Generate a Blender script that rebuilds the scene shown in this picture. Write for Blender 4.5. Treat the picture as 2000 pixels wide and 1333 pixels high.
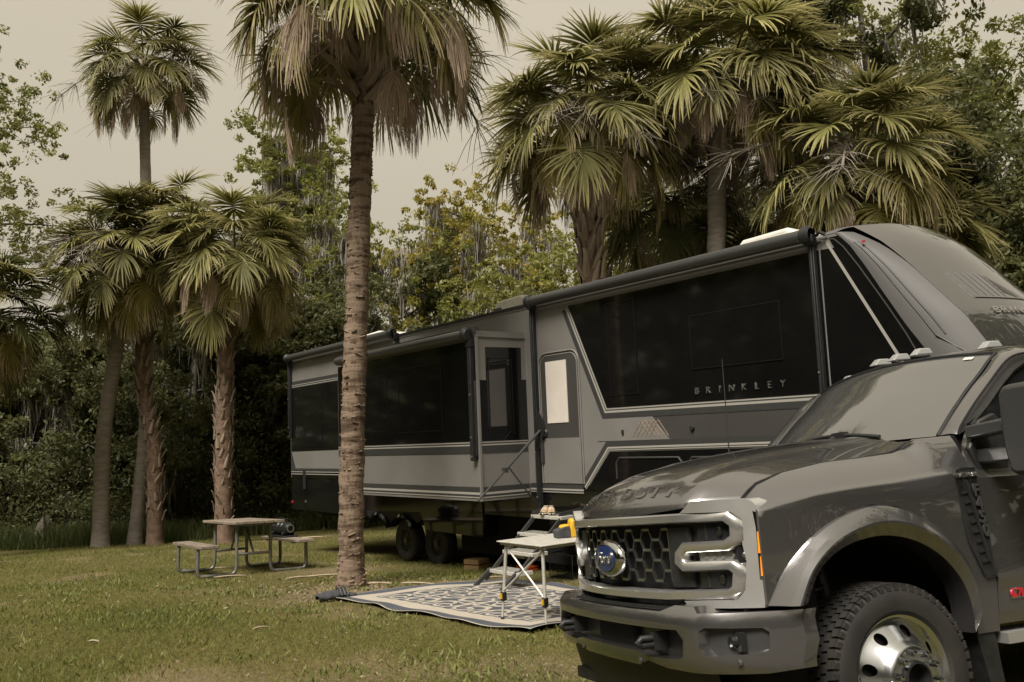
import bpy, bmesh, math, random
import numpy as np
from mathutils import Vector, Matrix, Euler
from mathutils.geometry import delaunay_2d_cdt
random.seed(7); RNG = np.random.default_rng(11)
scene = bpy.context.scene
for _o in list(bpy.data.objects): bpy.data.objects.remove(_o)
R = math.radians
# ------------------------------------------------------------------ camera
cam_d = bpy.data.cameras.new('camera'); cam = bpy.data.objects.new('camera', cam_d); scene.collection.objects.link(cam)
cam_d.sensor_width = 36.0; cam_d.lens = 30.06; cam_d.clip_start = 0.1; cam_d.clip_end = 1000
CAM_H = 1.55
_r = Vector((.99916056, .00460781, -.04070562)); _u = Vector((.04096558, -.11238553, .99281988)); _f = Vector((0, .99365399, .11247995))
cam.matrix_world = Matrix(((_r.x, _u.x, -_f.x, 0), (_r.y, _u.y, -_f.y, 0), (_r.z, _u.z, -_f.z, CAM_H), (0, 0, 0, 1)))
scene.camera = cam
# ------------------------------------------------------------------ sky: even warm overcast
SUN_EL, SUN_AZ = 56.0, 208.0     # degrees; azimuth measured clockwise from +Y
world = bpy.data.worlds.new('World'); scene.world = world; world.use_nodes = True
nt = world.node_tree; nt.nodes.clear()
def N(t, typ, **kw):
    n = t.nodes.new(typ)
    for k, v in kw.items(): setattr(n, k, v)
    return n
sky = N(nt, 'ShaderNodeTexSky', sky_type='NISHITA'); sky.sun_disc = False
sky.sun_elevation = R(SUN_EL); sky.sun_rotation = R(SUN_AZ); sky.dust_density = 4.0
skys = N(nt, 'ShaderNodeVectorMath', operation='SCALE'); skys.inputs['Scale'].default_value = 0.02
tc = N(nt, 'ShaderNodeTexCoord'); sep = N(nt, 'ShaderNodeSeparateXYZ')
mr = N(nt, 'ShaderNodeMapRange'); mr.inputs['From Min'].default_value = 0.0; mr.inputs['From Max'].default_value = 1.0
mr.inputs['To Min'].default_value = 1.0; mr.inputs['To Max'].default_value = 1.55       # overcast sky grows brighter towards the zenith
cl = N(nt, 'ShaderNodeTexNoise'); cl.inputs['Scale'].default_value = 1.6; cl.inputs['Detail'].default_value = 3
cm = N(nt, 'ShaderNodeMapRange'); cm.inputs['To Min'].default_value = 0.88; cm.inputs['To Max'].default_value = 1.12
mul = N(nt, 'ShaderNodeMath', operation='MULTIPLY')
over = N(nt, 'ShaderNodeVectorMath', operation='SCALE'); over.inputs[0].default_value = (.134, .119, .091)
mix = N(nt, 'ShaderNodeMix', data_type='RGBA'); mix.inputs[0].default_value = 0.90
bg = N(nt, 'ShaderNodeBackground'); bg.inputs['Strength'].default_value = 1.0
out = N(nt, 'ShaderNodeOutputWorld'); L = nt.links.new
L(sky.outputs[0], skys.inputs[0]); L(tc.outputs['Generated'], sep.inputs[0]); L(sep.outputs['Z'], mr.inputs['Value'])
L(tc.outputs['Generated'], cl.inputs['Vector']); L(cl.outputs['Fac'], cm.inputs['Value'])
L(mr.outputs[0], mul.inputs[0]); L(cm.outputs[0], mul.inputs[1]); L(mul.outputs[0], over.inputs['Scale'])
L(skys.outputs[0], mix.inputs[6]); L(over.outputs[0], mix.inputs[7]); L(mix.outputs[2], bg.inputs[0]); L(bg.outputs[0], out.inputs[0])
sun_d = bpy.data.lights.new('sun', 'SUN'); sun_d.energy = 1.5; sun_d.angle = R(25); sun_d.color = (1, .945, .86)
sun = bpy.data.objects.new('sun', sun_d); scene.collection.objects.link(sun); sun.location = (0, 0, 40)
_d = Vector((math.sin(R(SUN_AZ)) * math.cos(R(SUN_EL)), math.cos(R(SUN_AZ)) * math.cos(R(SUN_EL)), math.sin(R(SUN_EL))))
sun.rotation_euler = _d.to_track_quat('Z', 'Y').to_euler()
scene.view_settings.view_transform = 'Standard'; scene.view_settings.look = 'None'
scene.view_settings.exposure = 2.0; scene.view_settings.gamma = 1.0; scene.view_settings.use_curve_mapping = False
scene.render.engine = 'CYCLES'; scene.render.resolution_x = 1024; scene.render.resolution_y = 682
scene.cycles.max_bounces = 4; scene.cycles.diffuse_bounces = 2; scene.cycles.glossy_bounces = 3; scene.cycles.transmission_bounces = 2; scene.cycles.transparent_max_bounces = 4

# ------------------------------------------------------------------ helpers
COL = scene.collection
FWD, UPV, RIGHT = _f, _u, _r
def at(px, py, Y):
    """point at distance Y (world) on the line of sight of a photo pixel; only used to find where things stand"""
    v = RIGHT * ((px - 1000) / 1670) - UPV * ((py - 666.5) / 1670) + FWD
    return Vector((0, 0, CAM_H)) + v * (Y / v.y)
def gz(x, y):
    """height of the ground"""
    yy = min(max(y, -6.0), 34.0)
    h = -.05 * (yy - 3.85)
    h -= .095 * math.exp(-(((x - 1.1) / 1.3) ** 2 + ((y - 6.1) / 1.2) ** 2))
    h += .03 * math.sin(x * .55 + 1) * math.sin(y * .4) + .018 * math.sin(x * 1.7 + y * .9)
    return h
def prop(o, label=None, cat=None, group=None, kind=None):
    if label: o['label'] = label
    if cat: o['category'] = cat
    if group: o['group'] = group
    if kind: o['kind'] = kind
    return o
def thing(name, label, cat, loc=(0, 0, 0), rot=(0, 0, 0), group=None):
    o = bpy.data.objects.new(name, None); COL.objects.link(o); o.empty_display_size = .2
    o.location = loc; o.rotation_euler = rot
    return prop(o, label, cat, group)
class MB:
    """collects shapes and links them as one mesh object"""
    def __init__(s): s.v = []; s.f = []; s.uv = None
    def add(s, vs, fs):
        b = len(s.v); s.v += [tuple(p) for p in vs]; s.f += [tuple(i + b for i in f) for f in fs]; return s
    def box(s, c, d, rot=None):
        hx, hy, hz = d[0] / 2, d[1] / 2, d[2] / 2
        vs = [Vector((sx * hx, sy * hy, sz * hz)) for sx in (-1, 1) for sy in (-1, 1) for sz in (-1, 1)]
        if rot is not None:
            m = rot if isinstance(rot, Matrix) else Euler(rot).to_matrix(); vs = [m @ p for p in vs]
        return s.add([p + Vector(c) for p in vs], [(0, 1, 3, 2), (4, 6, 7, 5), (0, 4, 5, 1), (2, 3, 7, 6), (0, 2, 6, 4), (1, 5, 7, 3)])
    def bx(s, x0, x1, y0, y1, z0, z1): return s.box(((x0 + x1) / 2, (y0 + y1) / 2, (z0 + z1) / 2), (abs(x1 - x0), abs(y1 - y0), abs(z1 - z0)))
    def tube(s, pts, rad, n=8, caps=True):
        pts = [Vector(p) for p in pts]; m = len(pts)
        rad = rad if isinstance(rad, (list, tuple)) else [rad] * m
        up = Vector((0, 0, 1)); vs = []; pn = None
        for i, p in enumerate(pts):
            d = (pts[min(i + 1, m - 1)] - pts[max(i - 1, 0)]).normalized()
            if pn is None: a = d.cross(up if abs(d.z) < .95 else Vector((1, 0, 0))).normalized()
            else: a = (pn - d * pn.dot(d)).normalized()
            pn = a; b = d.cross(a)
            vs += [p + (a * math.cos(2 * math.pi * k / n) + b * math.sin(2 * math.pi * k / n)) * rad[i] for k in range(n)]
        fs = [(i * n + k, i * n + (k + 1) % n, (i + 1) * n + (k + 1) % n, (i + 1) * n + k) for i in range(m - 1) for k in range(n)]
        if caps: fs += [tuple(range(n - 1, -1, -1)), tuple((m - 1) * n + k for k in range(n))]
        return s.add(vs, fs)
    def lathe(s, prof, n=32, axis='z', c=(0, 0, 0), closed=False):
        """prof: list of (radius, height) ; axis the turning axis"""
        vs = []; C = Vector(c)
        for r, h in prof:
            for k in range(n):
                a = 2 * math.pi * k / n; x, y = r * math.cos(a), r * math.sin(a)
                vs.append(C + (Vector((x, y, h)) if axis == 'z' else Vector((x, h, y)) if axis == 'y' else Vector((h, x, y))))
        m = len(prof); fs = [(i * n + k, i * n + (k + 1) % n, (i + 1) * n + (k + 1) % n, (i + 1) * n + k) for i in range(m - 1) for k in range(n)]
        return s.add(vs, fs)
    def prism(s, poly, y0, y1, plane='xz'):
        n = len(poly)
        P = (lambda a, b, c: (a, c, b)) if plane == 'xz' else (lambda a, b, c: (a, b, c)) if plane == 'xy' else (lambda a, b, c: (c, a, b))
        vs = [P(a, b, y0) for a, b in poly] + [P(a, b, y1) for a, b in poly]
        return s.add(vs, [tuple(range(n)), tuple(range(2 * n - 1, n - 1, -1))] + [(i, i + n, (i + 1) % n + n, (i + 1) % n) for i in range(n)])
    def grid(s, f, nu, nv, close=False):
        vs = [f(i / nu, j / nv) for i in range(nu + 1) for j in range(nv + 1)]
        return s.add(vs, [(i * (nv + 1) + j, (i + 1) * (nv + 1) + j, (i + 1) * (nv + 1) + j + 1, i * (nv + 1) + j + 1) for i in range(nu) for j in range(nv)])
    def build(s, name, m, parent=None, smooth=30, bevel=0, loc=None, kind=None, label=None):
        me = bpy.data.meshes.new(name); me.from_pydata([tuple(p) for p in s.v], [], s.f)
        bm = bmesh.new(); bm.from_mesh(me); bmesh.ops.recalc_face_normals(bm, faces=bm.faces); bm.to_mesh(me); bm.free()
        if smooth:
            me.shade_smooth(); me.set_sharp_from_angle(angle=R(smooth))
        o = mkobj(name, me, m, parent, loc)
        if bevel:
            b = o.modifiers.new('edge', 'BEVEL'); b.width = bevel; b.segments = 2; b.limit_method = 'ANGLE'; b.angle_limit = R(40)
        if kind: o['kind'] = kind
        if label: o['label'] = label
        return o
def mkobj(name, me, m, parent=None, loc=None, rot=None, scale=None):
    o = bpy.data.objects.new(name, me); COL.objects.link(o)
    if m is not None and len(me.materials) == 0: me.materials.append(m)
    if parent: o.parent = parent
    if loc is not None: o.location = loc
    if rot is not None: o.rotation_euler = rot
    if scale is not None: o.scale = (scale,) * 3 if isinstance(scale, (int, float)) else scale
    return o
def inpoly(p, poly):
    x, y = p; r = False; j = len(poly) - 1
    for i in range(len(poly)):
        xi, yi = poly[i]; xj, yj = poly[j]
        if (yi > y) != (yj > y) and x < (xj - xi) * (y - yi) / (yj - yi) + xi: r = not r
        j = i
    return r
def resample(poly, step, closed=True):
    o = []; n = len(poly)
    for i in range(n if closed else n - 1):
        a, b = poly[i], poly[(i + 1) % n]; k = max(1, int(math.hypot(b[0] - a[0], b[1] - a[1]) / step))
        o += [(a[0] + (b[0] - a[0]) * t / k, a[1] + (b[1] - a[1]) * t / k) for t in range(k)]
    if not closed: o.append(tuple(poly[-1]))
    return o
def panel(mb, outer, holes, fmap, step, depth=None, extra=()):
    """a curved sheet with holes: outline in 2-D, carried to 3-D by fmap; depth is the 3-D return of its edges"""
    outer = resample(outer, step); holes = [resample(h, min(step, .02)) for h in holes]
    pts = list(outer); edges = [(i, (i + 1) % len(outer)) for i in range(len(outer))]; loops = [list(range(len(outer)))]
    for h in holes:
        b = len(pts); pts += h; edges += [(b + i, b + (i + 1) % len(h)) for i in range(len(h))]; loops.append(list(range(b, b + len(h))))
    xs = [p[0] for p in outer]; ys = [p[1] for p in outer]
    nx = int((max(xs) - min(xs)) / step); ny = int((max(ys) - min(ys)) / step)
    for i in range(1, nx + 1):
        for j in range(1, ny + 1):
            p = (min(xs) + (i - .5 + .013 * (j % 2)) * (max(xs) - min(xs)) / max(nx, 1), min(ys) + (j - .5) * (max(ys) - min(ys)) / max(ny, 1))
            if inpoly(p, outer) and not any(inpoly(p, h) for h in holes): pts.append(p)
    pts = pts[:sum(len(h) for h in [outer] + holes)] + [p for p in pts[sum(len(h) for h in [outer] + holes):] if not extra or min(abs(p[1] - q[1]) for q in extra) > step * .4] + [p for p in extra if inpoly(p, outer) and not any(inpoly(p, h) for h in holes)]
    v2, e2, f2, *_ = delaunay_2d_cdt([Vector(p) for p in pts], edges, [], 0, 1e-6)
    fs = []
    for f in f2:
        c = sum((v2[i] for i in f), Vector((0, 0))) / len(f)
        if inpoly(c, outer) and not any(inpoly(c, h) for h in holes): fs.append(tuple(f))
    V3 = [Vector(fmap(p.x, p.y)) for p in v2]
    used = sorted({i for f in fs for i in f}); re = {k: i for i, k in enumerate(used)}
    vs = [V3[k] for k in used]; fs = [tuple(re[i] for i in f) for f in fs]
    if depth is not None:
        dv = Vector(depth)
        for lp, src in zip(loops, [outer] + holes):
            b = len(vs); P = [Vector(fmap(*p)) for p in src]; n = len(P)
            vs += P + [p + dv for p in P]; fs += [(b + i, b + (i + 1) % n, b + n + (i + 1) % n, b + n + i) for i in range(n)]
    return mb.add(vs, fs)
def ribbon(mb, path, d0, d1, y, y2=None):
    """flat stripe beside a polyline (x,z) in the wall plane, between offsets d0 and d1, standing proud from y2 to y"""
    P = [Vector(p) for p in path]; n = len(P); nr = []
    for i in range(n):
        a = (P[i] - P[i - 1]).normalized() if i else (P[1] - P[0]).normalized()
        b = (P[i + 1] - P[i]).normalized() if i < n - 1 else a
        na, nb = Vector((a.y, -a.x)), Vector((b.y, -b.x)); m = (na + nb).normalized(); nr.append(m / max(.3, m.dot(na)))
    A = [p + q * d0 for p, q in zip(P, nr)]; B = [p + q * d1 for p, q in zip(P, nr)]
    for i in range(n - 1): mb.prism([tuple(A[i]), tuple(A[i + 1]), tuple(B[i + 1]), tuple(B[i])], y, y2 if y2 is not None else y + .004)
    return mb
def textmesh(s, size, depth=.004, shear=0, align='CENTER', spacing=1.0, bold=0):
    c = bpy.data.curves.new('t', 'FONT'); c.body = s; c.size = size; c.extrude = depth; c.shear = shear; c.align_x = align; c.align_y = 'CENTER'
    c.space_character = spacing; c.offset = bold; c.resolution_u = 3
    o = bpy.data.objects.new('t', c); COL.objects.link(o); dg = bpy.context.evaluated_depsgraph_get()
    me = bpy.data.meshes.new_from_object(o.evaluated_get(dg)); bpy.data.objects.remove(o); bpy.data.curves.remove(c)
    me.materials.clear(); return me
def fbm(x): return x
# ------------------------------------------------------------------ materials
MATS = {}
def mat(name, col, rough=.6, metal=0., *, coat_ior=1.5, col2=None, nscale=8., ndet=4., bump=0., bscale=None, coat=0., spec=.5, stretch=(1, 1, 1), rand=0., trans=0., ior=1.5, rvar=0., emit=None, lo=.35, hi=.65):
    m = bpy.data.materials.new(name); m.use_nodes = True; t = m.node_tree; b = t.nodes['Principled BSDF']; l = t.links.new
    b.inputs['Base Color'].default_value = (*col, 1); b.inputs['Roughness'].default_value = rough; b.inputs['Metallic'].default_value = metal
    b.inputs['Coat Weight'].default_value = coat; b.inputs['Coat Roughness'].default_value = .02; b.inputs['Coat IOR'].default_value = coat_ior; b.inputs['Specular IOR Level'].default_value = spec; b.inputs['IOR'].default_value = ior
    src = None
    if col2 or bump or rvar:
        c = N(t, 'ShaderNodeTexCoord'); mp = N(t, 'ShaderNodeMapping'); mp.inputs['Scale'].default_value = stretch; l(c.outputs['Object'], mp.inputs[0])
        if col2:
            n = N(t, 'ShaderNodeTexNoise'); n.inputs['Scale'].default_value = nscale; n.inputs['Detail'].default_value = ndet; l(mp.outputs[0], n.inputs['Vector'])
            g = N(t, 'ShaderNodeMapRange'); g.inputs['From Min'].default_value = lo; g.inputs['From Max'].default_value = hi; l(n.outputs['Fac'], g.inputs['Value'])
            x = N(t, 'ShaderNodeMix', data_type='RGBA'); x.inputs[6].default_value = (*col, 1); x.inputs[7].default_value = (*col2, 1)
            l(g.outputs[0], x.inputs[0]); src = x.outputs[2]
        if bump or rvar:
            n2 = N(t, 'ShaderNodeTexNoise'); n2.inputs['Scale'].default_value = bscale or nscale * 3; n2.inputs['Detail'].default_value = 5; l(mp.outputs[0], n2.inputs['Vector'])
            if bump:
                bp = N(t, 'ShaderNodeBump'); bp.inputs['Strength'].default_value = bump; bp.inputs['Distance'].default_value = .02; l(n2.outputs['Fac'], bp.inputs['Height']); l(bp.outputs[0], b.inputs['Normal'])
            if rvar:
                rr = N(t, 'ShaderNodeMapRange'); rr.inputs['To Min'].default_value = max(0, rough - rvar); rr.inputs['To Max'].default_value = rough + rvar; rr.inputs['From Min'].default_value = .3; rr.inputs['From Max'].default_value = .7
                l(n2.outputs['Fac'], rr.inputs['Value']); l(rr.outputs[0], b.inputs['Roughness'])
    if rand:
        oi = N(t, 'ShaderNodeObjectInfo'); hs = N(t, 'ShaderNodeHueSaturation'); rm = N(t, 'ShaderNodeMapRange')
        rm.inputs['To Min'].default_value = 1 - rand; rm.inputs['To Max'].default_value = 1 + rand; l(oi.outputs['Random'], rm.inputs['Value']); l(rm.outputs[0], hs.inputs['Value'])
        if src: l(src, hs.inputs['Color'])
        else: hs.inputs['Color'].default_value = (*col, 1)
        src = hs.outputs[0]
    if src: l(src, b.inputs['Base Color'])
    if emit: b.inputs['Emission Color'].default_value = (*emit[0], 1); b.inputs['Emission Strength'].default_value = emit[1]
    if trans:
        tr = N(t, 'ShaderNodeBsdfTranslucent'); tr.inputs[0].default_value = (*col, 1); mx = N(t, 'ShaderNodeMixShader'); mx.inputs[0].default_value = trans
        if src: l(src, tr.inputs[0])
        o = t.nodes['Material Output']; l(b.outputs[0], mx.inputs[1]); l(tr.outputs[0], mx.inputs[2]); l(mx.outputs[0], o.inputs[0])
    MATS[name] = m; return m
def leafmat(name, base, tip, rand=.25, trans=.3, t0=.55, t1=1.0, rough=.45):
    """palm leaflet: u of the UV map runs from leaf heart to leaf tip, tips dry out to the second colour"""
    m = bpy.data.materials.new(name); m.use_nodes = True; t = m.node_tree; b = t.nodes['Principled BSDF']; l = t.links.new
    uv = N(t, 'ShaderNodeUVMap'); sp = N(t, 'ShaderNodeSeparateXYZ'); l(uv.outputs[0], sp.inputs[0])
    nz = N(t, 'ShaderNodeTexNoise'); nz.inputs['Scale'].default_value = 9; tcx = N(t, 'ShaderNodeTexCoord'); l(tcx.outputs['Object'], nz.inputs['Vector'])
    ad = N(t, 'ShaderNodeMath', operation='MULTIPLY_ADD'); ad.inputs[1].default_value = .5; ad.inputs[2].default_value = -.25; l(nz.outputs['Fac'], ad.inputs[0])
    a2 = N(t, 'ShaderNodeMath', operation='ADD'); l(sp.outputs[0], a2.inputs[0]); l(ad.outputs[0], a2.inputs[1])
    g = N(t, 'ShaderNodeMapRange'); g.inputs['From Min'].default_value = t0; g.inputs['From Max'].default_value = t1; l(a2.outputs[0], g.inputs['Value'])
    x = N(t, 'ShaderNodeMix', data_type='RGBA'); x.inputs[6].default_value = (*base, 1); x.inputs[7].default_value = (*tip, 1); l(g.outputs[0], x.inputs[0])
    oi = N(t, 'ShaderNodeObjectInfo'); hs = N(t, 'ShaderNodeHueSaturation'); rm = N(t, 'ShaderNodeMapRange'); rm.inputs['To Min'].default_value = 1 - rand; rm.inputs['To Max'].default_value = 1 + rand
    l(oi.outputs['Random'], rm.inputs['Value']); l(rm.outputs[0], hs.inputs['Value']); l(x.outputs[2], hs.inputs['Color'])
    # each leaflet differs a little (v of the UV map)
    wn = N(t, 'ShaderNodeTexWhiteNoise', noise_dimensions='1D'); l(sp.outputs[1], wn.inputs['W'])
    r2 = N(t, 'ShaderNodeMapRange'); r2.inputs['To Min'].default_value = .75; r2.inputs['To Max'].default_value = 1.25; l(wn.outputs['Value'], r2.inputs['Value'])
    h2 = N(t, 'ShaderNodeHueSaturation'); l(r2.outputs[0], h2.inputs['Value']); l(hs.outputs[0], h2.inputs['Color']); l(h2.outputs[0], b.inputs['Base Color'])
    b.inputs['Roughness'].default_value = rough + .12; b.inputs['Specular IOR Level'].default_value = .25
    tr = N(t, 'ShaderNodeBsdfTranslucent'); l(h2.outputs[0], tr.inputs[0]); mx = N(t, 'ShaderNodeMixShader'); mx.inputs[0].default_value = trans
    o = t.nodes['Material Output']; l(b.outputs[0], mx.inputs[1]); l(tr.outputs[0], mx.inputs[2]); l(mx.outputs[0], o.inputs[0])
    MATS[name] = m; return m
M = MATS
mat('silver', (.225, .213, .198), .46, .25, col2=(.20, .19, .176), nscale=1.3, coat=.25, rvar=.05, bscale=30)
mat('charcoal', (.038, .038, .037), .4, 0, coat=.2)
mat('midgrey', (.062, .060, .056), .42, .15, col2=(.054, .052, .049), nscale=1.1, coat=.25)
mat('gloss_black', (.0045, .0045, .0045), .06, 0, col2=(.006, .006, .006), nscale=.8, spec=.5, coat=0, bump=.004, bscale=.9, ior=1.75)
mat('black_plastic', (.012, .012, .012), .5, 0, col2=(.02, .02, .019), nscale=20)
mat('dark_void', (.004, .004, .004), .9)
mat('line_silver', (.42, .40, .36), .35, .3)
mat('shade_white', (.62, .57, .50), .7, col2=(.56, .51, .45), nscale=3)
mat('white_plastic', (.62, .60, .54), .5, col2=(.52, .50, .44), nscale=5)
mat('alu', (.50, .48, .44), .38, .8, rvar=.1, bscale=12)
mat('alu_pale', (.60, .58, .52), .5, .4, col2=(.5, .48, .42), nscale=14)
mat('frame_black', (.006, .006, .006), .35)
mat('rubber', (.014, .0135, .013), .75, col2=(.025, .022, .018), nscale=6, bump=.1, bscale=60)
mat('rv_rim', (.075, .074, .072), .3, .7, coat=.4)
mat('paint', (.178, .172, .172), .26, .85, col2=(.205, .198, .197), nscale=500, coat=1.0, coat_ior=1.75, lo=.3, hi=.7)
mat('chrome', (.60, .61, .61), .10, 1, rvar=.05, bscale=8)
mat('satin_chrome', (.60, .59, .57), .36, .75, rvar=.04, bscale=6)
mat('bar_chrome', (.62, .61, .59), .2, .85, rvar=.05, bscale=9)
mat('grille_metal', (.34, .34, .33), .25, .9)
mat('lens_dark', (.015, .016, .017), .08, coat=.6)
mat('lens_clear', (.30, .30, .29), .12, .2, coat=.6)
mat('amber', (.75, .22, .01), .25, coat=.5, emit=((1, .3, .02), .12))
mat('ford_blue', (.012, .028, .10), .25, coat=1)
mat('letter', (.60, .58, .54), .25, .9)
mat('letter_dark', (.03, .03, .03), .3, .3)
mat('red_badge', (.45, .02, .03), .3, coat=.5)
mat('glass_ws', (.06, .06, .058), .04, 0, ior=2.7, spec=.5, coat=.6)
mat('glass_side', (.012, .013, .014), .05, 0, ior=1.6, coat=.3)
mat('wheel_alu', (.60, .615, .63), .2, 1, rvar=.06, bscale=5)
mat('bark_old', (.10, .066, .044), .9, col2=(.20, .148, .105), nscale=5, ndet=8, bump=.9, bscale=9, stretch=(1, 1, 3.2), lo=.3, hi=.72)
mat('bark_grey', (.17, .145, .115), .9, col2=(.25, .22, .18), nscale=4, ndet=6, bump=.5, bscale=10, stretch=(1, 1, 4))
mat('bark_boot', (.11, .068, .045), .9, col2=(.19, .125, .085), nscale=6, ndet=6, bump=.9, bscale=12)
mat('boot', (.15, .105, .07), .85, col2=(.25, .20, .15), nscale=9, rand=.3, bump=.4, bscale=30, stretch=(1, 1, .3))
mat('bark_oak', (.10, .085, .068), .95, col2=(.17, .15, .125), nscale=7, ndet=6, bump=.6, bscale=14, stretch=(1, 1, .4))
def trunkmat(name, dark, mid, light, band=26., rnd=.1):
    """palm bark: torn horizontal ledges crossed by fine upright fibre"""
    m = bpy.data.materials.new(name); m.use_nodes = True; t = m.node_tree; b = t.nodes['Principled BSDF']; l = t.links.new; c = N(t, 'ShaderNodeTexCoord')
    def nz(sc, s_, d=6.):
        mp = N(t, 'ShaderNodeMapping'); mp.inputs['Scale'].default_value = s_; l(c.outputs['Object'], mp.inputs[0]); n = N(t, 'ShaderNodeTexNoise'); n.inputs['Scale'].default_value = sc; n.inputs['Detail'].default_value = d; l(mp.outputs[0], n.inputs['Vector']); return n.outputs['Fac']
    A, B, C_ = nz(3.0, (1, 1, band / 4)), nz(16., (1.6, 1.6, .35)), nz(1.1, (1, 1, .6), 3.)
    ad = N(t, 'ShaderNodeMath', operation='MULTIPLY_ADD'); ad.inputs[1].default_value = .45; l(B, ad.inputs[0]); l(A, ad.inputs[2])
    ad2 = N(t, 'ShaderNodeMath', operation='MULTIPLY_ADD'); ad2.inputs[1].default_value = .5; l(C_, ad2.inputs[0]); l(ad.outputs[0], ad2.inputs[2])
    r = N(t, 'ShaderNodeValToRGB'); e = r.color_ramp.elements; e[0].position = .72; e[0].color = (*dark, 1); e[1].position = 1.2 - .02; e[1].color = (*light, 1); e[1].position = 1.0; k = e.new(.90); k.color = (*mid, 1)
    l(ad2.outputs[0], r.inputs[0]); l(r.outputs[0], b.inputs['Base Color']); b.inputs['Roughness'].default_value = .95; b.inputs['Specular IOR Level'].default_value = .15
    bp = N(t, 'ShaderNodeBump'); bp.inputs['Strength'].default_value = .8; bp.inputs['Distance'].default_value = .03; l(ad.outputs[0], bp.inputs['Height']); l(bp.outputs[0], b.inputs['Normal']); MATS[name] = m
trunkmat('bark_palm', (.075, .050, .034), (.125, .087, .060), (.215, .160, .115), 20.)
leafmat('frond_green', (.18, .172, .055), (.40, .345, .165), .34, trans=.38, t0=.45, t1=1.15)
leafmat('frond_dark', (.105, .115, .040), (.26, .23, .105), .28, trans=.36, t0=.6, t1=1.3)
leafmat('frond_yellow', (.29, .255, .078), (.55, .45, .29), .28, trans=.38, t0=.45, t1=1.05)
leafmat('frond_dead', (.34, .255, .18), (.53, .42, .325), .25, trans=.15, t0=.2, t1=1.0, rough=.8)
mat('petiole', (.12, .12, .045), .5, col2=(.18, .15, .07), nscale=5, rand=.2)
# ================================================================== GROUND
def groundmat():
    m = bpy.data.materials.new('lawn'); m.use_nodes = True; t = m.node_tree; b = t.nodes['Principled BSDF']; l = t.links.new
    c = N(t, 'ShaderNodeTexCoord')
    def noise(s, d, lo, hi):
        n = N(t, 'ShaderNodeTexNoise'); n.inputs['Scale'].default_value = s; n.inputs['Detail'].default_value = d; l(c.outputs['Object'], n.inputs['Vector'])
        g = N(t, 'ShaderNodeMapRange'); g.inputs['From Min'].default_value = lo; g.inputs['From Max'].default_value = hi; l(n.outputs['Fac'], g.inputs['Value']); return g.outputs[0]
    def mx(f, a, bb):
        x = N(t, 'ShaderNodeMix', data_type='RGBA'); l(f, x.inputs[0])
        for k, s in ((6, a), (7, bb)):
            if isinstance(s, tuple): x.inputs[k].default_value = (*s, 1)
            else: l(s, x.inputs[k])
        return x.outputs[2]
    c1 = mx(noise(14, 6, .3, .7), (.055, .052, .018), (.125, .112, .040))
    c2 = mx(noise(.55, 4, .56, .70), c1, (.20, .15, .095))
    at_ = N(t, 'ShaderNodeAttribute'); at_.attribute_name = 'bare'
    c3 = mx(at_.outputs['Fac'], c2, mx(noise(22, 5, .35, .65), (.16, .115, .075), (.25, .19, .13)))
    l(c3, b.inputs['Base Color']); b.inputs['Roughness'].default_value = 1.0; b.inputs['Specular IOR Level'].default_value = .1
    n = N(t, 'ShaderNodeTexNoise'); n.inputs['Scale'].default_value = 30; n.inputs['Detail'].default_value = 6; l(c.outputs['Object'], n.inputs['Vector'])
    bp = N(t, 'ShaderNodeBump'); bp.inputs['Strength'].default_value = .8; bp.inputs['Distance'].default_value = .04; l(n.outputs['Fac'], bp.inputs['Height']); l(bp.outputs[0], b.inputs['Normal'])
    return m
M['lawn'] = groundmat()
def bare_at(x, y):
    """0..1: worn earth round the palm's foot and along the rug"""
    v = math.exp(-(((x + 2.35) / 1.0) ** 2 + ((y - 11.6) / .8) ** 2)) * 1.3 + .75 * math.exp(-(((x + .9) / 1.5) ** 2 + ((y - 12.1) / .55) ** 2))
    v += .55 * math.exp(-(((x + .2) / 1.1) ** 2 + ((y - 6.6) / .5) ** 2)) + .6 * math.exp(-(((x + 3.3) / 1.3) ** 2 + ((y - 14.6) / .7) ** 2)) + .5 * math.exp(-(((x + 2.0) / 1.4) ** 2 + ((y - 6.4) / .45) ** 2))
    v *= .75 + .5 * math.sin(x * 3.1 + y) * math.sin(y * 2.3 - x)
    return min(1, max(0, v))
def make_ground():
    xs = np.concatenate([np.linspace(-400, -30, 14), np.linspace(-28, 16, 111), np.linspace(18, 400, 14)])
    ys = np.concatenate([np.linspace(-400, -12, 12), np.linspace(-10, 34, 111), np.linspace(36, 500, 16)])
    mb = MB(); mb.v = [(x, y, gz(x, y)) for x in xs for y in ys]; n = len(ys)
    mb.f = [(i * n + j, (i + 1) * n + j, (i + 1) * n + j + 1, i * n + j + 1) for i in range(len(xs) - 1) for j in range(n - 1)]
    o = mb.build('ground', M['lawn'], smooth=180); o['kind'] = 'structure'
    a = o.data.attributes.new('bare', 'FLOAT', 'POINT'); a.data.foreach_set('value', [bare_at(v[0], v[1]) for v in mb.v])
make_ground()
def unseen_road():  # dark ground strip out of view round the camera, added to darken reflections
    xs, ys = np.linspace(-60, 40, 81), np.linspace(-9.5, 2.9, 14); mb = MB(); mb.v = [(x, y + .25 * math.sin(x * .8), gz(x, y + .25 * math.sin(x * .8)) + .012) for x in xs for y in ys]; n = len(ys)
    mb.f = [(i * n + j, (i + 1) * n + j, (i + 1) * n + j + 1, i * n + j + 1) for i in range(len(xs) - 1) for j in range(n - 1)]
    mat('unseen_road_dirt', (.060, .054, .045), 1.0, col2=(.105, .092, .075), nscale=3, ndet=8, bump=.6, bscale=40); mb.build('unseen_road', M['unseen_road_dirt'], smooth=180)['kind'] = 'structure'
unseen_road()

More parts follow.
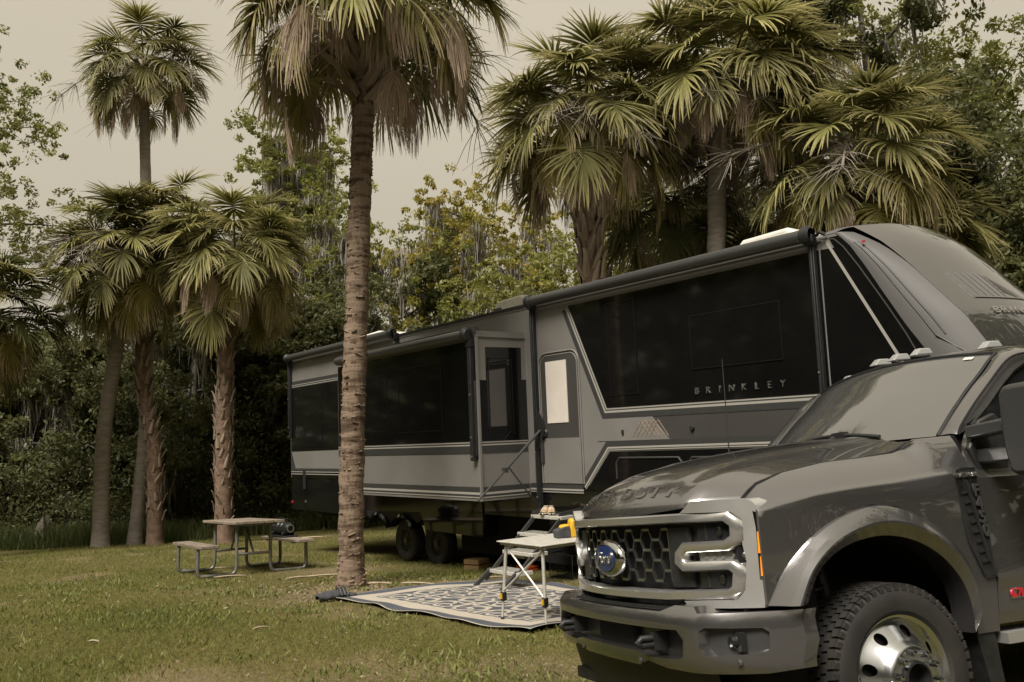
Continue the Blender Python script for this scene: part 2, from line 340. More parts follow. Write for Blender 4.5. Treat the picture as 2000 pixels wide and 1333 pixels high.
# ================================================================== TRAVEL TRAILER (fifth wheel)
RVO = Vector((-2.197, 16.083, -.62)); RVA = math.atan2(-.7890, .6144)
TX, TY = Vector((.6144, -.7890, 0)), Vector((.7890, .6144, 0))
def rvw(s, o, h): return Vector((-2.197, 16.083, 0)) + TX * s - TY * o + Vector((0, 0, h))
rv = thing('travel_trailer', 'long grey and black fifth wheel trailer with raised slide-out and rolled awnings', 'trailer', RVO, (0, 0, RVA))
LZ = (0, 0, .62)
def rp(mb, name, m, parent=rv, **k): return mb.build(name, M[m], parent, loc=LZ if parent is rv else None, **k)
E = [(3.55, 9.19), (3.52, 9.23), (3.38, 9.35), (3.15, 9.49), (2.86, 9.65), (2.49, 9.86), (2.23, 10.03), (1.9, 10.2), (1.5, 10.32)]
K = [(3.56, 9.30), (3.5, 9.40), (3.35, 9.62), (3.1, 9.88), (2.79, 10.14), (2.53, 10.36), (2.2, 10.56), (1.85, 10.72), (1.5, 10.78)]
def ip(tab, h):
    tab = sorted(tab); return float(np.interp(h, [a for a, _ in tab], [b for _, b in tab]))
body = rp(MB().prism([(-4.93, .85), (-4.93, 3.55), (9.19, 3.55)] + [(s, h) for h, s in E[1:]] + [(8.4, 1.5), (8.2, .85)], 0, 2.5), 'wall', 'silver')
rp(MB().prism([(-4.93, .13), (-4.93, .848), (8.2, .848), (8.2, .35), (2.66, .35), (2.62, -.01), (1.62, .0), (1.5, .2), (-.75, .2), (-.8, .13)], .012, 2.48), 'lower_skirt', 'gloss_black')
rp(MB().prism([(.72, .3), (1.95, .5), (2.63, .56), (2.63, -.02), (.9, .0)], -.012, .010), 'skirt_panel', 'gloss_black')
rp(MB().bx(-4.4, 9.0, .5, 2.3, -.02, .18), 'frame', 'dark_void')
rp(MB().bx(1.55, 8.0, .30, 2.3, -.34, .36), 'underside_shade', 'dark_void')  # near-black box added to stand for the deep shade under the trailer
# roof with rounded shoulders
rp(MB().grid(lambda u, v: (-4.93 + u * 13.9, v * 2.5, 3.552 + .10 * (1 - (2 * v - 1) ** 4)), 20, 12), 'roof', 'white_plastic', smooth=60)
# nose cap
def capgrid(c0, c1, rows=18, cols=10):
    def f(u, v):
        h = 3.555 - u * 2.05; e, k = ip(E, h), ip(K, h); p = c0 + (c1 - c0) * v
        bul = .24 + .1 * (3.555 - h) / 2
        side = abs(p - .5) * 2                      # 1 at the walls, 0 in the middle of the nose
        if side > .8:
            q = (1 - side) / .2; a = e + (k - e) * min(1, q * 1.06) ; y = .0 + .16 * q ** 2.2
        else:
            q = 1 - side / .8; a = k + bul * math.sin(q * math.pi / 2); y = .16 + 1.09 * q
        top = max(0, 1 - (3.555 - h) / .5) * .12 * math.sin(min(1, (1 - side) * 1.6) * math.pi / 2)
        return (a, y if p < .5 else 2.5 - y, h + top)
    return MB().grid(f, rows, cols)
mat('cap_satin', (.085, .081, .077), .62, 0., col2=(.092, .088, .083), nscale=300)
mat('cap_gloss', (.042, .041, .040), .25, .4, coat=1.0, coat_ior=2.2, col2=(.06, .058, .055), nscale=200)
cap = rp(capgrid(.0985, .9015, 22, 60), 'nose_cap', 'cap_gloss', smooth=50)
def noseroof(u, v):
    p = v; side = abs(p - .5) * 2; e, k = ip(E, 3.555), ip(K, 3.555)
    if side > .8: q = (1 - side) / .2; a = e + (k - e) * min(1, q * 1.06); y = .16 * q ** 2.2
    else: q = 1 - side / .8; a = k + .24 * math.sin(q * math.pi / 2); y = .16 + 1.09 * q
    y = y if p < .5 else 2.5 - y; top = .12 * math.sin(min(1, (1 - side) * 1.6) * math.pi / 2); z0 = 3.556 + .10 * (1 - (2 * y / 2.5 - 1) ** 4)
    return (8.90 * (1 - u) + a * u, y, z0 * (1 - u) + (3.5555 + top) * u + .03 * math.sin(math.pi * u) * min(1, (1 - side) * 4))
rp(MB().grid(noseroof, 8, 60), 'nose_roof', 'cap_satin', smooth=60)
# flat silver flank of the cap, between black glass and the nose corner
mb = MB()
def flank(u, v):
    h = 3.556 - u * 2.05; e, k = ip(E, h), ip(K, h); s_ = e + (k - e) * v
    return (s_, -.008 + .17 * v ** 2.5, h)
mb.grid(flank, 24, 8); rp(mb, 'cap_flank', 'cap_satin', smooth=60); rp(MB().grid(lambda u, v: (lambda q: (q[0], 2.5 - q[1], q[2]))(flank(u, v)), 24, 8), 'cap_flank', 'cap_satin', smooth=60)
mb = MB()   # lamp recess lines on the flank
for off in (.36, .52):
    mb.tube([(ip(E, h) + (ip(K, h) - ip(E, h)) * off, -.008 + .17 * off ** 2.5 - .002, h) for h in np.linspace(3.42, 2.36, 12)], .008, 6)
mb.tube([(ip(E, 2.36) + .19, -.006, 2.36), (ip(E, 2.3) + .3, .03, 2.24), (ip(E, 2.2) + .42, .05, 2.12)], .008, 6)
rp(mb, 'flank_groove', 'black_plastic')
rp(MB().box((9.49, .0, 3.40), (.03, .02, .02)), 'marker_lamp', 'red_badge')
# ---- black glass field, front half
yb = -.006
front_glass = rp(MB().prism([(4.93, 3.405), (5.62, 1.90), (8.98, 1.885), (8.98, 3.41)], yb, .002), 'glass_field', 'gloss_black')
rp(MB().prism([(9.0, 3.39), (9.0, 1.5), (10.2, 1.5)] + [(s - .005, h) for h, s in E[::-1][1:-1]] + [(9.16, 3.52), (9.06, 3.52)], yb, .002), 'glass_field', 'gloss_black')
rp(ribbon(MB(), [(9.07, 3.50), (9.78, 2.15), (9.95, 1.8)], -.014, .014, -.014, -.004), 'trim_strip', 'line_silver')
rp(MB().prism([(9.02, 3.405), (9.02, 3.53), (9.1, 3.53), (9.16, 3.40)], -.012, -.003), 'trim_plate', 'silver')
rp(ribbon(MB(), [(9.0, 3.525), (9.17, 3.495), (9.27, 3.39), (9.42, 3.16), (9.69, 2.70), (9.85, 2.41), (9.94, 2.22)], -.006, .006, -.012, -.004), 'trim_line', 'midgrey')
rp(MB().prism([(5.52, 1.745), (8.95, 1.745), (8.95, 1.37), (5.58, 1.36)], -.003, .002), 'grey_field', 'midgrey')
rp(MB().prism([(5.40, 1.755), (6.44, 1.755), (6.72, 1.455), (5.40, 1.455)], -.007, .0), 'silver_wedge', 'silver')
rp(MB().prism([(6.46, 1.757), (6.44, 1.757), (6.72, 1.453), (5.6, 1.453), (5.6, 1.435), (6.755, 1.435)], -.008, .0), 'wedge_edge', 'charcoal')
rp(MB().prism([(5.15, .80), (5.63, 1.31), (8.5, 1.33), (8.5, .80)], -.006, .002), 'lower_field', 'gloss_black')
gpath = [(4.92, 3.405), (5.615, 1.895), (8.96, 1.88)]
class Each:
    """like MB, but every piece becomes a part of its own"""
    def __init__(s, name, m, par): s.a = (name, m, par)
    def _go(s, mb): name, m, par = s.a; mb.build(name, M[m], par, loc=LZ if par is rv else None); return s
    def bx(s, *a): return s._go(MB().bx(*a))
    def prism(s, *a): return s._go(MB().prism(*a))
    def rib(s, *a): return s._go(ribbon(MB(), *a))
m1, m2 = Each('pin_stripe', 'line_silver', rv), Each('dark_stripe', 'charcoal', rv)
m1.rib(gpath, .002, .018, -.009); m1.rib(gpath, .034, .062, -.009); m2.rib(gpath, .018, .034, -.0085); m2.rib(gpath, .062, .13, -.0085); m2.rib(gpath, .13, .14, -.008)
lpath = [(5.13, .80), (5.62, 1.325), (8.5, 1.345)]
m1.rib(lpath, -.014, -.002, -.009); m1.rib(lpath, -.05, -.026, -.009); m2.rib(lpath, -.026, -.014, -.0085); m2.rib(lpath, -.12, -.05, -.0085)
for s0, s1 in ((3.9, 5.07),):
    m1.bx(s0, s1, -.009, .0, .772, .795); m1.bx(s0, s1, -.009, 0, .74, .752); m2.bx(s0, s1, -.0085, 0, .795, .868); m2.bx(s0, s1, -.0085, 0, .752, .772)
# rear flank fields
rp(MB().prism([(-4.90, 2.90), (-4.90, 1.445), (-.72, 1.46), (-.72, 2.93)], yb, .002), 'glass_field', 'gloss_black')
rp(MB().prism([(-4.90, .855), (-.72, .855), (-.72, 1.04), (-4.90, 1.04)], yb, .002), 'lower_field', 'gloss_black')
m2.prism([(-4.9, 3.05), (-.72, 3.05), (-.72, 2.985), (-4.9, 2.985)], -.008, 0); m2.prism([(-4.915, 1.44), (-4.88, 1.44), (-4.63, 1.0), (-4.915, 1.0)], -.008, 0); m2.bx(-4.9, -.72, -.0085, 0, 1.0, 1.06); m2.bx(-4.9, -.72, -.008, 0, 2.90, 2.985)
for h in (2.955, 2.915): m1.bx(-4.9, -.72, -.010, 0, h, h + .014)
for h in (.975, .925): m1.bx(-4.9, -.72, -.010, 0, h, h + .016)
# windows: each a dark pane with a thin frame
def rvwindow(s0, s1, h0, h1, y=-.006, parent=rv):
    w = rp(MB().bx(s0, s1, y - .006, y, h0, h1), 'window', 'gloss_black'); f = MB(); b = .012
    for a in ((s0 - b, s0, h0 - b, h1 + b), (s1, s1 + b, h0 - b, h1 + b), (s0, s1, h0 - b, h0), (s0, s1, h1, h1 + b)): f.bx(a[0], a[1], y - .010, y + .001, a[2], a[3])
    f.build('window_frame', M['frame_black'], w); return w
for q in ((5.72, 6.22, 2.07, 3.31), (7.16, 8.44, 2.30, 2.94), (-4.15, -3.25, 1.55, 2.77)): rvwindow(*q)
def rvtext(s, size, s0, h, m, y, parent=rv, sp=1.0, rot=(math.pi / 2, 0, 0), bold=.0, name='lettering', loc=None):
    me = textmesh(s, size, .006, spacing=sp, bold=bold); return mkobj(name, me, M[m], parent, loc or (s0, y, h + .62), rot)
for i, ch in enumerate('BRINKLEY'): rvtext(ch, .115, 7.20 + i * 1.22 / 7, 2.02, 'letter', -.014, bold=-.001)
# mountain emblem on the wedge
mb = MB()
for k in range(5):
    a = 6.08 + k * .075; pk = .205 - abs(k - 2) * .0
    for p, q in (((a, 1.50), (a + .16, 1.50 + pk)), ((a + .16, 1.50 + pk), (a + .32, 1.50))):
        ribbon(mb, [p, q], -.005, .005, -.012, -.006)
rp(mb, 'emblem', 'boot')
rp(MB().lathe([(0, -.03), (.028, -.028), (.035, -.012), (.035, 0)], 12, 'y', (7.09, -.004, 1.58)), 'spray_port', 'black_plastic'); rp(MB().box((5.9, -.012, 1.565), (.035, .02, .06)), 'lock', 'black_plastic')
f = MB()
for s0, s1 in ((5.75, 6.9), (7.0, 7.8)):
    f.tube([(s0, -.012, .95), (s0, -.012, 1.16), (s0 + .06, -.012, 1.23), (s1 - .06, -.012, 1.23), (s1, -.012, 1.16), (s1, -.012, .95)], .012, 6)
rp(f, 'baggage_door_frame', 'charcoal')
# ---- entry door
def roundrect(s0, s1, h0, h1, r, n=6, top=True):
    pts = [(s0, h0), (s1, h0)]
    for k in range(n + 1): a = math.pi / 2 * k / n; pts.append((s1 - r + r * math.cos(a), h1 - r + r * math.sin(a)))
    for k in range(n + 1): a = math.pi / 2 + math.pi / 2 * k / n; pts.append((s0 + r + r * math.cos(a), h1 - r + r * math.sin(a)))
    return pts
door = rp(MB().prism(roundrect(4.25, 5.06, .875, 2.73, .14), -.018, 0), 'door', 'midgrey')
o = [(s, h) for s, h in roundrect(4.21, 5.10, .872, 2.77, .17)]; i_ = roundrect(4.25, 5.06, .876, 2.73, .14)
fr = MB(); fr.tube([(s, -.012, h) for s, h in o[1:] + [o[0]]], .014, 6); fr.tube([(s, -.014, h) for s, h in i_[1:] + [i_[0]]], .010, 6); fr.build('door_frame', M['silver'], door)
MB().bx(4.25, 5.06, -.0195, -.004, .875, 1.52).build('door_panel', M['silver'], door)
MB().bx(4.38, 4.84, -.026, -.016, 1.74, 2.64).build('window_shade', M['shade_white'], door)
hd = MB().lathe([(0, -.03), (.045, -.03), (.062, -.015), (.062, 0)], 16, 'y', (4.31, -.018, 1.60)); hd.box((4.31, -.055, 1.60), (.03, .05, .10)); hd.build('door_handle', M['black_plastic'], door)
rp(MB().prism([(4.17, 1.95), (4.19, 1.35), (4.34, 1.62), (4.30, 1.78)], -.06, -.03), 'rain_flap', 'dark_void')
dc = MB()
for h, a, b_ in ((1.33, .03, .03), (1.27, .03, .035), (1.20, .03, .03), (1.13, .035, .035), (1.02, .022, .07)): dc.lathe([(a * .45, -.004), (a * .45, 0), (a * .9, 0), (a * .9, -.004)], 10, 'y', (4.16, -.004, h))
rp(dc, 'door_decal', 'charcoal')
# ---- awnings
def awning(s0, s1, h, o, arms, r=.075, ends=True):
    a = rp(MB().tube([(s0, -o, h), (s1, -o, h)], r, 16), 'awning_roll', 'charcoal')
    for s in (s0, s1):
        MB().lathe([(0, -.03), (.085, -.03), (.10, -.01), (.10, .06), (.075, .08)], 14, 'x', (s - .02, -o, h)).build('end_cap', M['black_plastic'], a)
    for (s, ht, hb) in arms:
        m = MB(); m.bx(s - .045, s + .045, -o + .02, -.012, ht - .12, ht); m.bx(s - .03, s + .03, -.075, -.012, hb, ht - .05); m.bx(s - .018, s + .018, -.1, -.07, hb + .2, ht - .08)
        ar = m.build('awning_arm', M['black_plastic'], a, bevel=.008)
        b2 = MB()
        for q in (hb + .04, hb + .25, hb + .9): b2.lathe([(0, -.012), (.012, -.01), (.014, 0)], 8, 'y', (s, -.1, q))
        b2.build('bolt', M['letter'], ar)
    return a
awning(4.20, 8.93, 3.565, .13, ((4.16, 3.58, .42), (8.93, 3.58, 1.2)))
awning(-4.78, .06, 3.595, .13, ((-4.84, 3.6, 1.75), (.10, 3.6, 3.38)))
rp(MB().bx(.1, 4.08, -.03, .02, 3.535, 3.575), 'roof_rail', 'black_plastic'); rp(MB().bx(-4.95, 9.1, -.012, .02, 3.50, 3.545), 'gutter', 'silver')
rp(MB().tube([(9.0, -.06, 3.56), (9.06, -.09, 3.58), (9.1, -.05, 3.55)], .02, 8), 'roof_hook', 'black_plastic')
# ---- slide-out
sl = rp(MB().bx(-.64, 3.88, -.90, .05, .66, 3.14), 'slide_out', 'silver')
def sp_(mb, name, m, **k): return mb.build(name, M[m], sl, **k)
sp_(MB().bx(-.62, 3.86, -.907, -.898, 1.52, 3.0), 'glass_field', 'gloss_black')
s1, s2 = Each('pin_stripe', 'line_silver', sl), Each('dark_stripe', 'charcoal', sl)
for h0, h1 in ((1.495, 1.51), (1.455, 1.475), (.752, .785), (.705, .72)): s1.bx(-.64, 3.884, -.911, -.899, h0, h1); s1.bx(3.879, 3.889, -.909, -.02, h0, h1)
for h0, h1 in ((1.475, 1.495), (1.345, 1.455), (.785, .862), (.72, .752)): s2.bx(-.64, 3.883, -.909, -.899, h0, h1); s2.bx(3.879, 3.887, -.907, -.02, h0, h1)
sp_(MB().prism([(-.75, 2.90), (-.08, 2.91), (-.09, 2.42), (-.0, 2.42), (-.0, 1.515), (-.895, 1.515), (-.895, 2.41), (-.75, 2.41)], 3.875, 3.885, 'yz'), 'glass_field', 'gloss_black')
w = sp_(MB().bx(3.884, 3.889, -.70, -.28, 1.62, 2.72), 'window', 'gloss_black'); fb = MB()
for a in ((-.715, -.70), (-.28, -.265)): fb.bx(3.883, 3.893, a[0], a[1], 1.6, 2.74)
fb.bx(3.883, 3.893, -.715, -.265, 2.72, 2.74); fb.build('window_frame', M['frame_black'], w)
e = MB(); e.bx(3.86, 3.897, -.917, -.88, .66, 3.05); e.bx(3.86, 3.90, -.92, .0, 3.05, 3.075); sp_(e, 'edge_trim', 'silver')
sp_(MB().prism([(-.92, 3.05), (-.92, 3.20), (-.88, 3.20), (-.70, 3.05)], -.64, 3.88, 'yz'), 'top_fascia', 'midgrey')
mv = MB().tube([(-.45, -1.0, 3.09), (3.78, -1.0, 3.09)], .072, 16); ar = sp_(mv, 'awning_roll', 'charcoal')
MB().lathe([(0, -.02), (.09, -.02), (.105, 0), (.105, .06), (.07, .09), (0, .09)], 14, 'x', (3.74, -1.0, 3.09)).build('end_cap', M['black_plastic'], ar)
m = MB(); m.bx(3.72, 3.83, -1.0, -.9, 2.9, 3.12); m.bx(3.74, 3.82, -.985, -.905, 1.24, 2.95); m.bx(3.70, 3.86, -.94, -.905, 1.3, 2.4); ax = m.build('awning_arm', M['black_plastic'], ar, bevel=.008)
b2 = MB(); [b2.lathe([(0, -.012), (.012, -.01), (.014, 0)], 8, 'y', (3.78, -.985, q)) for q in (1.3, 1.58, 2.2)]; b2.build('bolt', M['letter'], ax)
for s0, s1_, h0, h1 in ((1.6, 2.9, 1.7, 2.75), (.2, 1.2, 1.75, 2.7)):
    f = MB()
    for a in ((s0, s0 + .014, h0, h1), (s1_, s1_ + .014, h0, h1), (s0, s1_, h0, h0 + .012), (s0, s1_, h1, h1 + .012)): f.bx(a[0], a[1], -.912, -.905, a[2], a[3])
    sp_(f, 'window_frame', 'frame_black')
# ---- wheels, fenders, jacks, steps
def rvwheel(s, y):
    tyre = rp(MB().lathe([(.20, -.11), (.24, -.12), (.30, -.125), (.345, -.115), (.368, -.09), (.37, 0), (.368, .09), (.345, .115), (.30, .125), (.2, .11)], 40, 'y', (s, y, -.245)), 'tyre', 'rubber', smooth=50)
    m = MB().lathe([(.21, -.115), (.20, -.10), (.19, -.05), (.06, -.06), (.055, -.11), (0, -.11)], 32, 'y', (s, y, -.245))
    for k in range(16):
        a = 2 * math.pi * k / 16; m.box((s + .125 * math.cos(a), y - .07, -.245 + .125 * math.sin(a)), (.15, .03, .014), Matrix.Rotation(-a, 3, 'Y'))
    m.build('rim', M['rv_rim'], tyre, smooth=40)
for s, y in ((.09, .15), (1.02, .22), (.09, 2.3), (1.02, 2.3)): rvwheel(s, y)
def fender(c, a0, a1, r=.46, zc=-.22):
    m = MB(); P = [(c + r * math.cos(a), zc + r * math.sin(a)) for a in np.linspace(a0, a1, 14)]; Q = [(c + (r - .05) * math.cos(a), zc + (r - .05) * math.sin(a)) for a in np.linspace(a0, a1, 14)]
    for i in range(13):
        m.add([(P[i][0], .14, P[i][1]), (P[i][0], -.05, P[i][1]), (P[i + 1][0], -.05, P[i + 1][1]), (P[i + 1][0], .14, P[i + 1][1]), (Q[i][0], -.075, Q[i][1]), (Q[i + 1][0], -.075, Q[i + 1][1])], [(0, 1, 2, 3), (1, 4, 5, 2)])
    rp(m, 'fender', 'gloss_black', smooth=60)
fender(.10, R(28), R(150)); fender(-.78, R(25), R(150))
rp(MB().prism([(-1.3, .25), (1.0, .3), (.6, .1), (.1, .26), (-.34, -.02), (-.8, .24), (-1.2, .1)], .0, .012), 'fender_panel', 'black_plastic')
for s, y, b_ in ((-.55, .9, -.42), (3.25, .35, -.35), (7.2, .5, -.2)):
    m = MB(); m.tube([(s, y, .3), (s, y, b_ + .1)], .035, 8); m.tube([(s - .1, y + .02, .3), (s - .1, y + .02, -.05)], .022, 8); m.box((s, y, b_ + .05), (.26, .26, .05)); rp(m, 'stabilizer_jack', 'alu')
for q in ((-4.88, .30),): rp(MB().box((q[0], -.0, q[1]), (.05, .03, .05)), 'tail_lamp', 'red_badge')
rp(MB().box((-4.15, -.004, .33), (.06, .02, .05)), 'cord_port', 'letter'); rp(MB().box((-2.2, -.01, .60), (.35, .03, .03)), 'latch', 'letter')
rp(MB().bx(-4.25, -4.12, -.02, 0, .60, 1.02), 'hinge', 'black_plastic')
# folding entry steps
st = thing('entry_steps', 'black folding entry steps with four silver treads under the trailer door', 'steps', rvw(4.68, 1.0, -.40), (0, 0, RVA))
def stp(mb, name, m, **k): return mb.build(name, M[m], st, loc=(-4.68, 1.0, .40), **k)
for o_, h in ((.40, .455), (.66, .235), (.93, .02), (1.20, -.20)):
    td = stp(MB().bx(4.36, 5.02, -o_, -o_ + .27, h - .05, h), 'tread', 'alu_pale', bevel=.006)
    g = MB(); [g.bx(4.38, 5.0, -o_ + .03 + k * .06, -o_ + .042 + k * .06, h, h + .004) for k in range(4)]; g.build('grip_strip', M['midgrey'], td)
for s in (4.40, 4.98):
    m = MB(); m.box((s, -.80, .06), (.03, 1.22, .05), (R(40), 0, 0)); m.box((s, -1.30, -.30), (.04, .34, .05), (R(35), 0, 0)); m.box((s, -.15, .50), (.03, .5, .05), (R(5), 0, 0)); stp(m, 'stringer', 'charcoal')
m = MB(); m.box((4.69, -.06, .30), (.62, .02, .35)); stp(m, 'riser', 'black_plastic')
# grab rail
gr = MB(); p0, p1 = Vector((4.24, -.06, 1.64)), Vector((4.05, -1.10, .68)); gr.tube([p0, p0 + (p1 - p0) * .58], .022, 8); gr.tube([p0 + (p1 - p0) * .55, p1], .016, 8)
gr.tube([p0 + (p1 - p0) * .52, (4.13, -.10, .57)], .012, 6); gr.box(p0 + (p1 - p0) * .57, (.07, .07, .07)); gr.box((4.25, -.03, 1.45), (.05, .05, .55)); rp(gr, 'grab_rail', 'charcoal')
# roof units
for s0, s1_ in ((-2.9, -1.8), (2.05, 3.15), (7.25, 8.35)):
    prof = [(s0, 3.58), (s0 + .03, 3.78), (s0 + .2, 3.93), (s1_ - .25, 3.95), (s1_ - .02, 3.80), (s1_, 3.58)]
    ac = rp(MB().prism(prof, .75, 1.75), 'air_conditioner', 'white_plastic', bevel=.04)
    g = MB(); [g.box((s0 + .10 + .06 * k, .745, 3.74 + .05 * j), (.045, .012, .03)) for k in range(4) for j in range(2)]; g.build('vent', M['midgrey'], ac)
# lettering and emblem on the nose
def capsurf(p, h):
    g = capgrid(p, p + 1e-6, 1, 1); e_, k_ = ip(E, h), ip(K, h); side = abs(p - .5) * 2; q = 1 - side / .8; bul = .24 + .1 * (3.555 - h) / 2
    return Vector((k_ + bul * math.sin(q * math.pi / 2) + .006, .16 + 1.09 * q, h))
mb = MB()
for k in range(6): mb.tube([capsurf(.215 + k * .032, 2.74), capsurf(.215 + k * .032, 3.02 - .0 * k)], .005, 5)
for k in range(5): mb.tube([capsurf(.38, 3.0 - k * .045), capsurf(.49 - k * .006, 2.72)], .0045, 5)
mb.tube([capsurf(.215 + k * .03, 2.73) for k in range(10)], .008, 5); rp(mb, 'nose_emblem', 'silver')
for i, ch in enumerate('BRINKLEY'):
    p = .235 + i * .034; c0 = capsurf(p, 2.58); d = (capsurf(p + .02, 2.58) - c0).normalized(); me = textmesh(ch, .125, .008)
    rvtext_o = mkobj('lettering', me, M['letter'], rv, c0 + Vector((.01, 0, .62))); up = Vector((-.62, 0, .78)).normalized(); nrm = d.cross(up).normalized(); up = nrm.cross(d)
    rvtext_o.rotation_euler = Matrix((d, up, nrm)).transposed().to_euler()
# ================================================================== PICKUP TRUCK
TRK = thing('pickup_truck', 'dark grey heavy duty pickup truck with chrome grille parked in front of the trailer', 'truck', (1.37549, 4.96147, -.10123), (R(5.56033), R(-.25306), R(200.88718)))
def tk(mb, name, m, parent=TRK, **k): return mb.build(name, M[m], parent, **k)
def fxu(u):
    a = abs(u); return .89 - .12 * (a / .7) ** 2 if a < .7 else .77 - .343 * (a - .7) - 1.6 * (a - .7) ** 2
def bxu(u):
    a = abs(u); return 1.0 - .06 * (a / .7) ** 2 if a < .7 else .94 - .171 * (a - .7) - 3.2 * (a - .7) ** 2
def I1(x, tab):
    tab = sorted(tab); return float(np.interp(x, [a for a, _ in tab], [b for _, b in tab]))
# ---- hood
ZC = [(0, 1.20), (.004, 1.238), (.022, 1.268), (.06, 1.325), (.11, 1.365), (.2, 1.415), (.36, 1.465), (.6, 1.508), (.85, 1.54), (1, 1.55)]
ZE = [(0, 1.25), (.03, 1.275), (.09, 1.315), (.22, 1.355), (.45, 1.39), (.75, 1.412), (.9, 1.43), (1, 1.475)]
def hood_pt(u, q, lift=0):
    a = abs(u)
    xs = fxu(u) + .004 if a < .6 else (fxu(.6) + .004) + (.612 - fxu(.6)) * ((a - .6) / .2) ** .8
    xr = -.52 + .07 * (a / .8) ** 3
    x = xs + (xr - xs) * q
    w = (a / .8) ** 2.0; zc = I1(q, ZC) + .010 * min(1, q * 20); ze = I1(q, ZE)
    # z at lip climbs to the lamp's top at the corners
    z = zc * (1 - w) + ze * w
    dome = .014 * (1 / (1 + math.exp((a - .46) * 45))) * min(1, q * 6)      # raised middle with a crease
    return (x - (0.0 if q > .004 else .006), u, z + dome - .005 + lift)
qs = [0, .004, .012, .022, .04, .06, .085, .11, .15, .2, .27, .36, .48, .6, .72, .85, .93, 1]
mb = MB(); us_ = np.concatenate([np.linspace(-.8, -.5, 12), np.linspace(-.48, -.40, 7), np.linspace(-.36, .36, 19), np.linspace(.40, .48, 7), np.linspace(.5, .8, 12)])
mb.v = [hood_pt(float(u), q) for u in us_ for q in qs]; n = len(qs)
mb.f = [(i * n + j, (i + 1) * n + j, (i + 1) * n + j + 1, i * n + j + 1) for i in range(len(us_) - 1) for j in range(n - 1)]
hood = tk(mb, 'hood', 'paint', smooth=38)
me = textmesh('SUPER DUTY', .085, .002, spacing=1.25, bold=.0015)
sc = 1.06 / max(.01, max(v.co.x for v in me.vertices) - min(v.co.x for v in me.vertices))
for v in me.vertices:
    u = v.co.x * sc - .03; q = .030 + (v.co.y + .03) * .62; p = hood_pt(u, max(.005, q)); v.co = Vector(p) + Vector((.6, 0, .8)) * (v.co.z * 1.6 + .003)
mkobj('hood_lettering', me, M['paint'], hood)
for s in (-1, 1):
    tk(MB().tube([(lambda p: (p[0], p[1] * 1.008, p[2] + .001))(hood_pt(s * .8, q)) for q in np.linspace(0, 1, 24)], .0075, 5), 'hood_gap', 'dark_void')
# ---- fenders
ARO = [(.64, .772), (.535, .93), (.382, 1.062), (.211, 1.141), (.032, 1.176), (-.12, 1.158), (-.257, 1.107), (-.389, 1.024), (-.481, .913), (-.512, .768)]
ARI = [(.489, .768), (.40, .904), (.262, .989), (.108, 1.026), (-.044, 1.027), (-.20, .986), (-.33, .908), (-.423, .80), (-.463, .678), (-.46, .546)]
ZG = [(.65, 1.225), (.61, 1.25), (.53, 1.313), (.376, 1.355), (.123, 1.393), (-.2, 1.412), (-.36, 1.424), (-.46, 1.487), (-.8, 1.50)]
def us(x): return 1.0 if x < .2 else 1.0 - .05 * ((x - .2) / .43) ** 2
ZK = [(.65, 1.19), (.55, 1.212), (.35, 1.245), (.16, 1.26), (0, 1.269), (-.12, 1.275), (-.32, 1.29), (-.53, 1.305), (-.8, 1.32)]
def fend(side):
    def f(x, zz):
        k, g, c = I1(x, ZK), I1(x, ZG), us(x) + .008
        if zz <= 1.19: return (x, side * (us(x) + .008 * max(0, min(1, (zz - .9) / .28))), zz if zz < 1.18 else 1.18 + (zz - 1.18) / .01 * (k - .016 - 1.18))
        if zz <= 1.22: t = (zz - 1.19) / .03; return (x, side * (c - .022 * t * t), k - .016 + .026 * t - .004 * t * t)
        t = (zz - 1.22) / .28; return (x, side * (c - .022 - (.168 if x > -.4 else .13) * t), k + .006 + (g - k - .006) * (t + .10 * math.sin(math.pi * t)))
    poly = ARO + [(-.505, .53), (-.648, .53), (-.684, .774), (-.668, 1.229), (-.664, 1.311), (-.70, 1.5), (.60, 1.5), (.635, 1.2)]
    return panel(MB(), poly, [], f, .045, (0, -side * .03, 0), [(x, z) for z in (1.18, 1.19, 1.20, 1.21, 1.22) if True for x in np.arange(-.66, .62, .03)])
def sm(tab, n):
    t = np.linspace(0, 1, len(tab)); tt = np.linspace(0, 1, n)
    # smooth (Catmull-like) resample
    A_ = np.array(tab); o = []
    for q in tt:
        k = min(int(q * (len(tab) - 1)), len(tab) - 2); f_ = q * (len(tab) - 1) - k; p = [A_[max(k - 1, 0)], A_[k], A_[k + 1], A_[min(k + 2, len(tab) - 1)]]
        o.append(.5 * ((2 * p[1]) + (-p[0] + p[2]) * f_ + (2 * p[0] - 5 * p[1] + 4 * p[2] - p[3]) * f_ ** 2 + (-p[0] + 3 * p[1] - 3 * p[2] + p[3]) * f_ ** 3))
    return o
OS, IS = sm(ARO, 40), sm(ARI, 40)
def flare(side):
    rows = []
    for o_, i in zip(OS, IS):
        lo = lambda t: o_ * (1 - t) + i * t
        rows.append([(lo(0)[0], side * (us(lo(0)[0]) - .004), lo(0)[1]), (lo(.06)[0], side * (us(lo(.06)[0]) + .022), lo(.06)[1]), (lo(.3)[0], side * 1.052, lo(.3)[1]), (lo(.52)[0], side * 1.070, lo(.52)[1]), (lo(.6)[0], side * 1.070, lo(.6)[1]), (lo(1)[0], side * 1.030, lo(1)[1]), (lo(1.02)[0], side * 1.015, lo(1.02)[1]), (lo(1.03)[0], side * .9, lo(1.03)[1])])
    m = MB(); k = len(rows[0]); m.v = [p for r in rows for p in r]; m.f = [(i * k + j, (i + 1) * k + j, (i + 1) * k + j + 1, i * k + j + 1) for i in range(len(rows) - 1) for j in range(k - 1)]
    return m
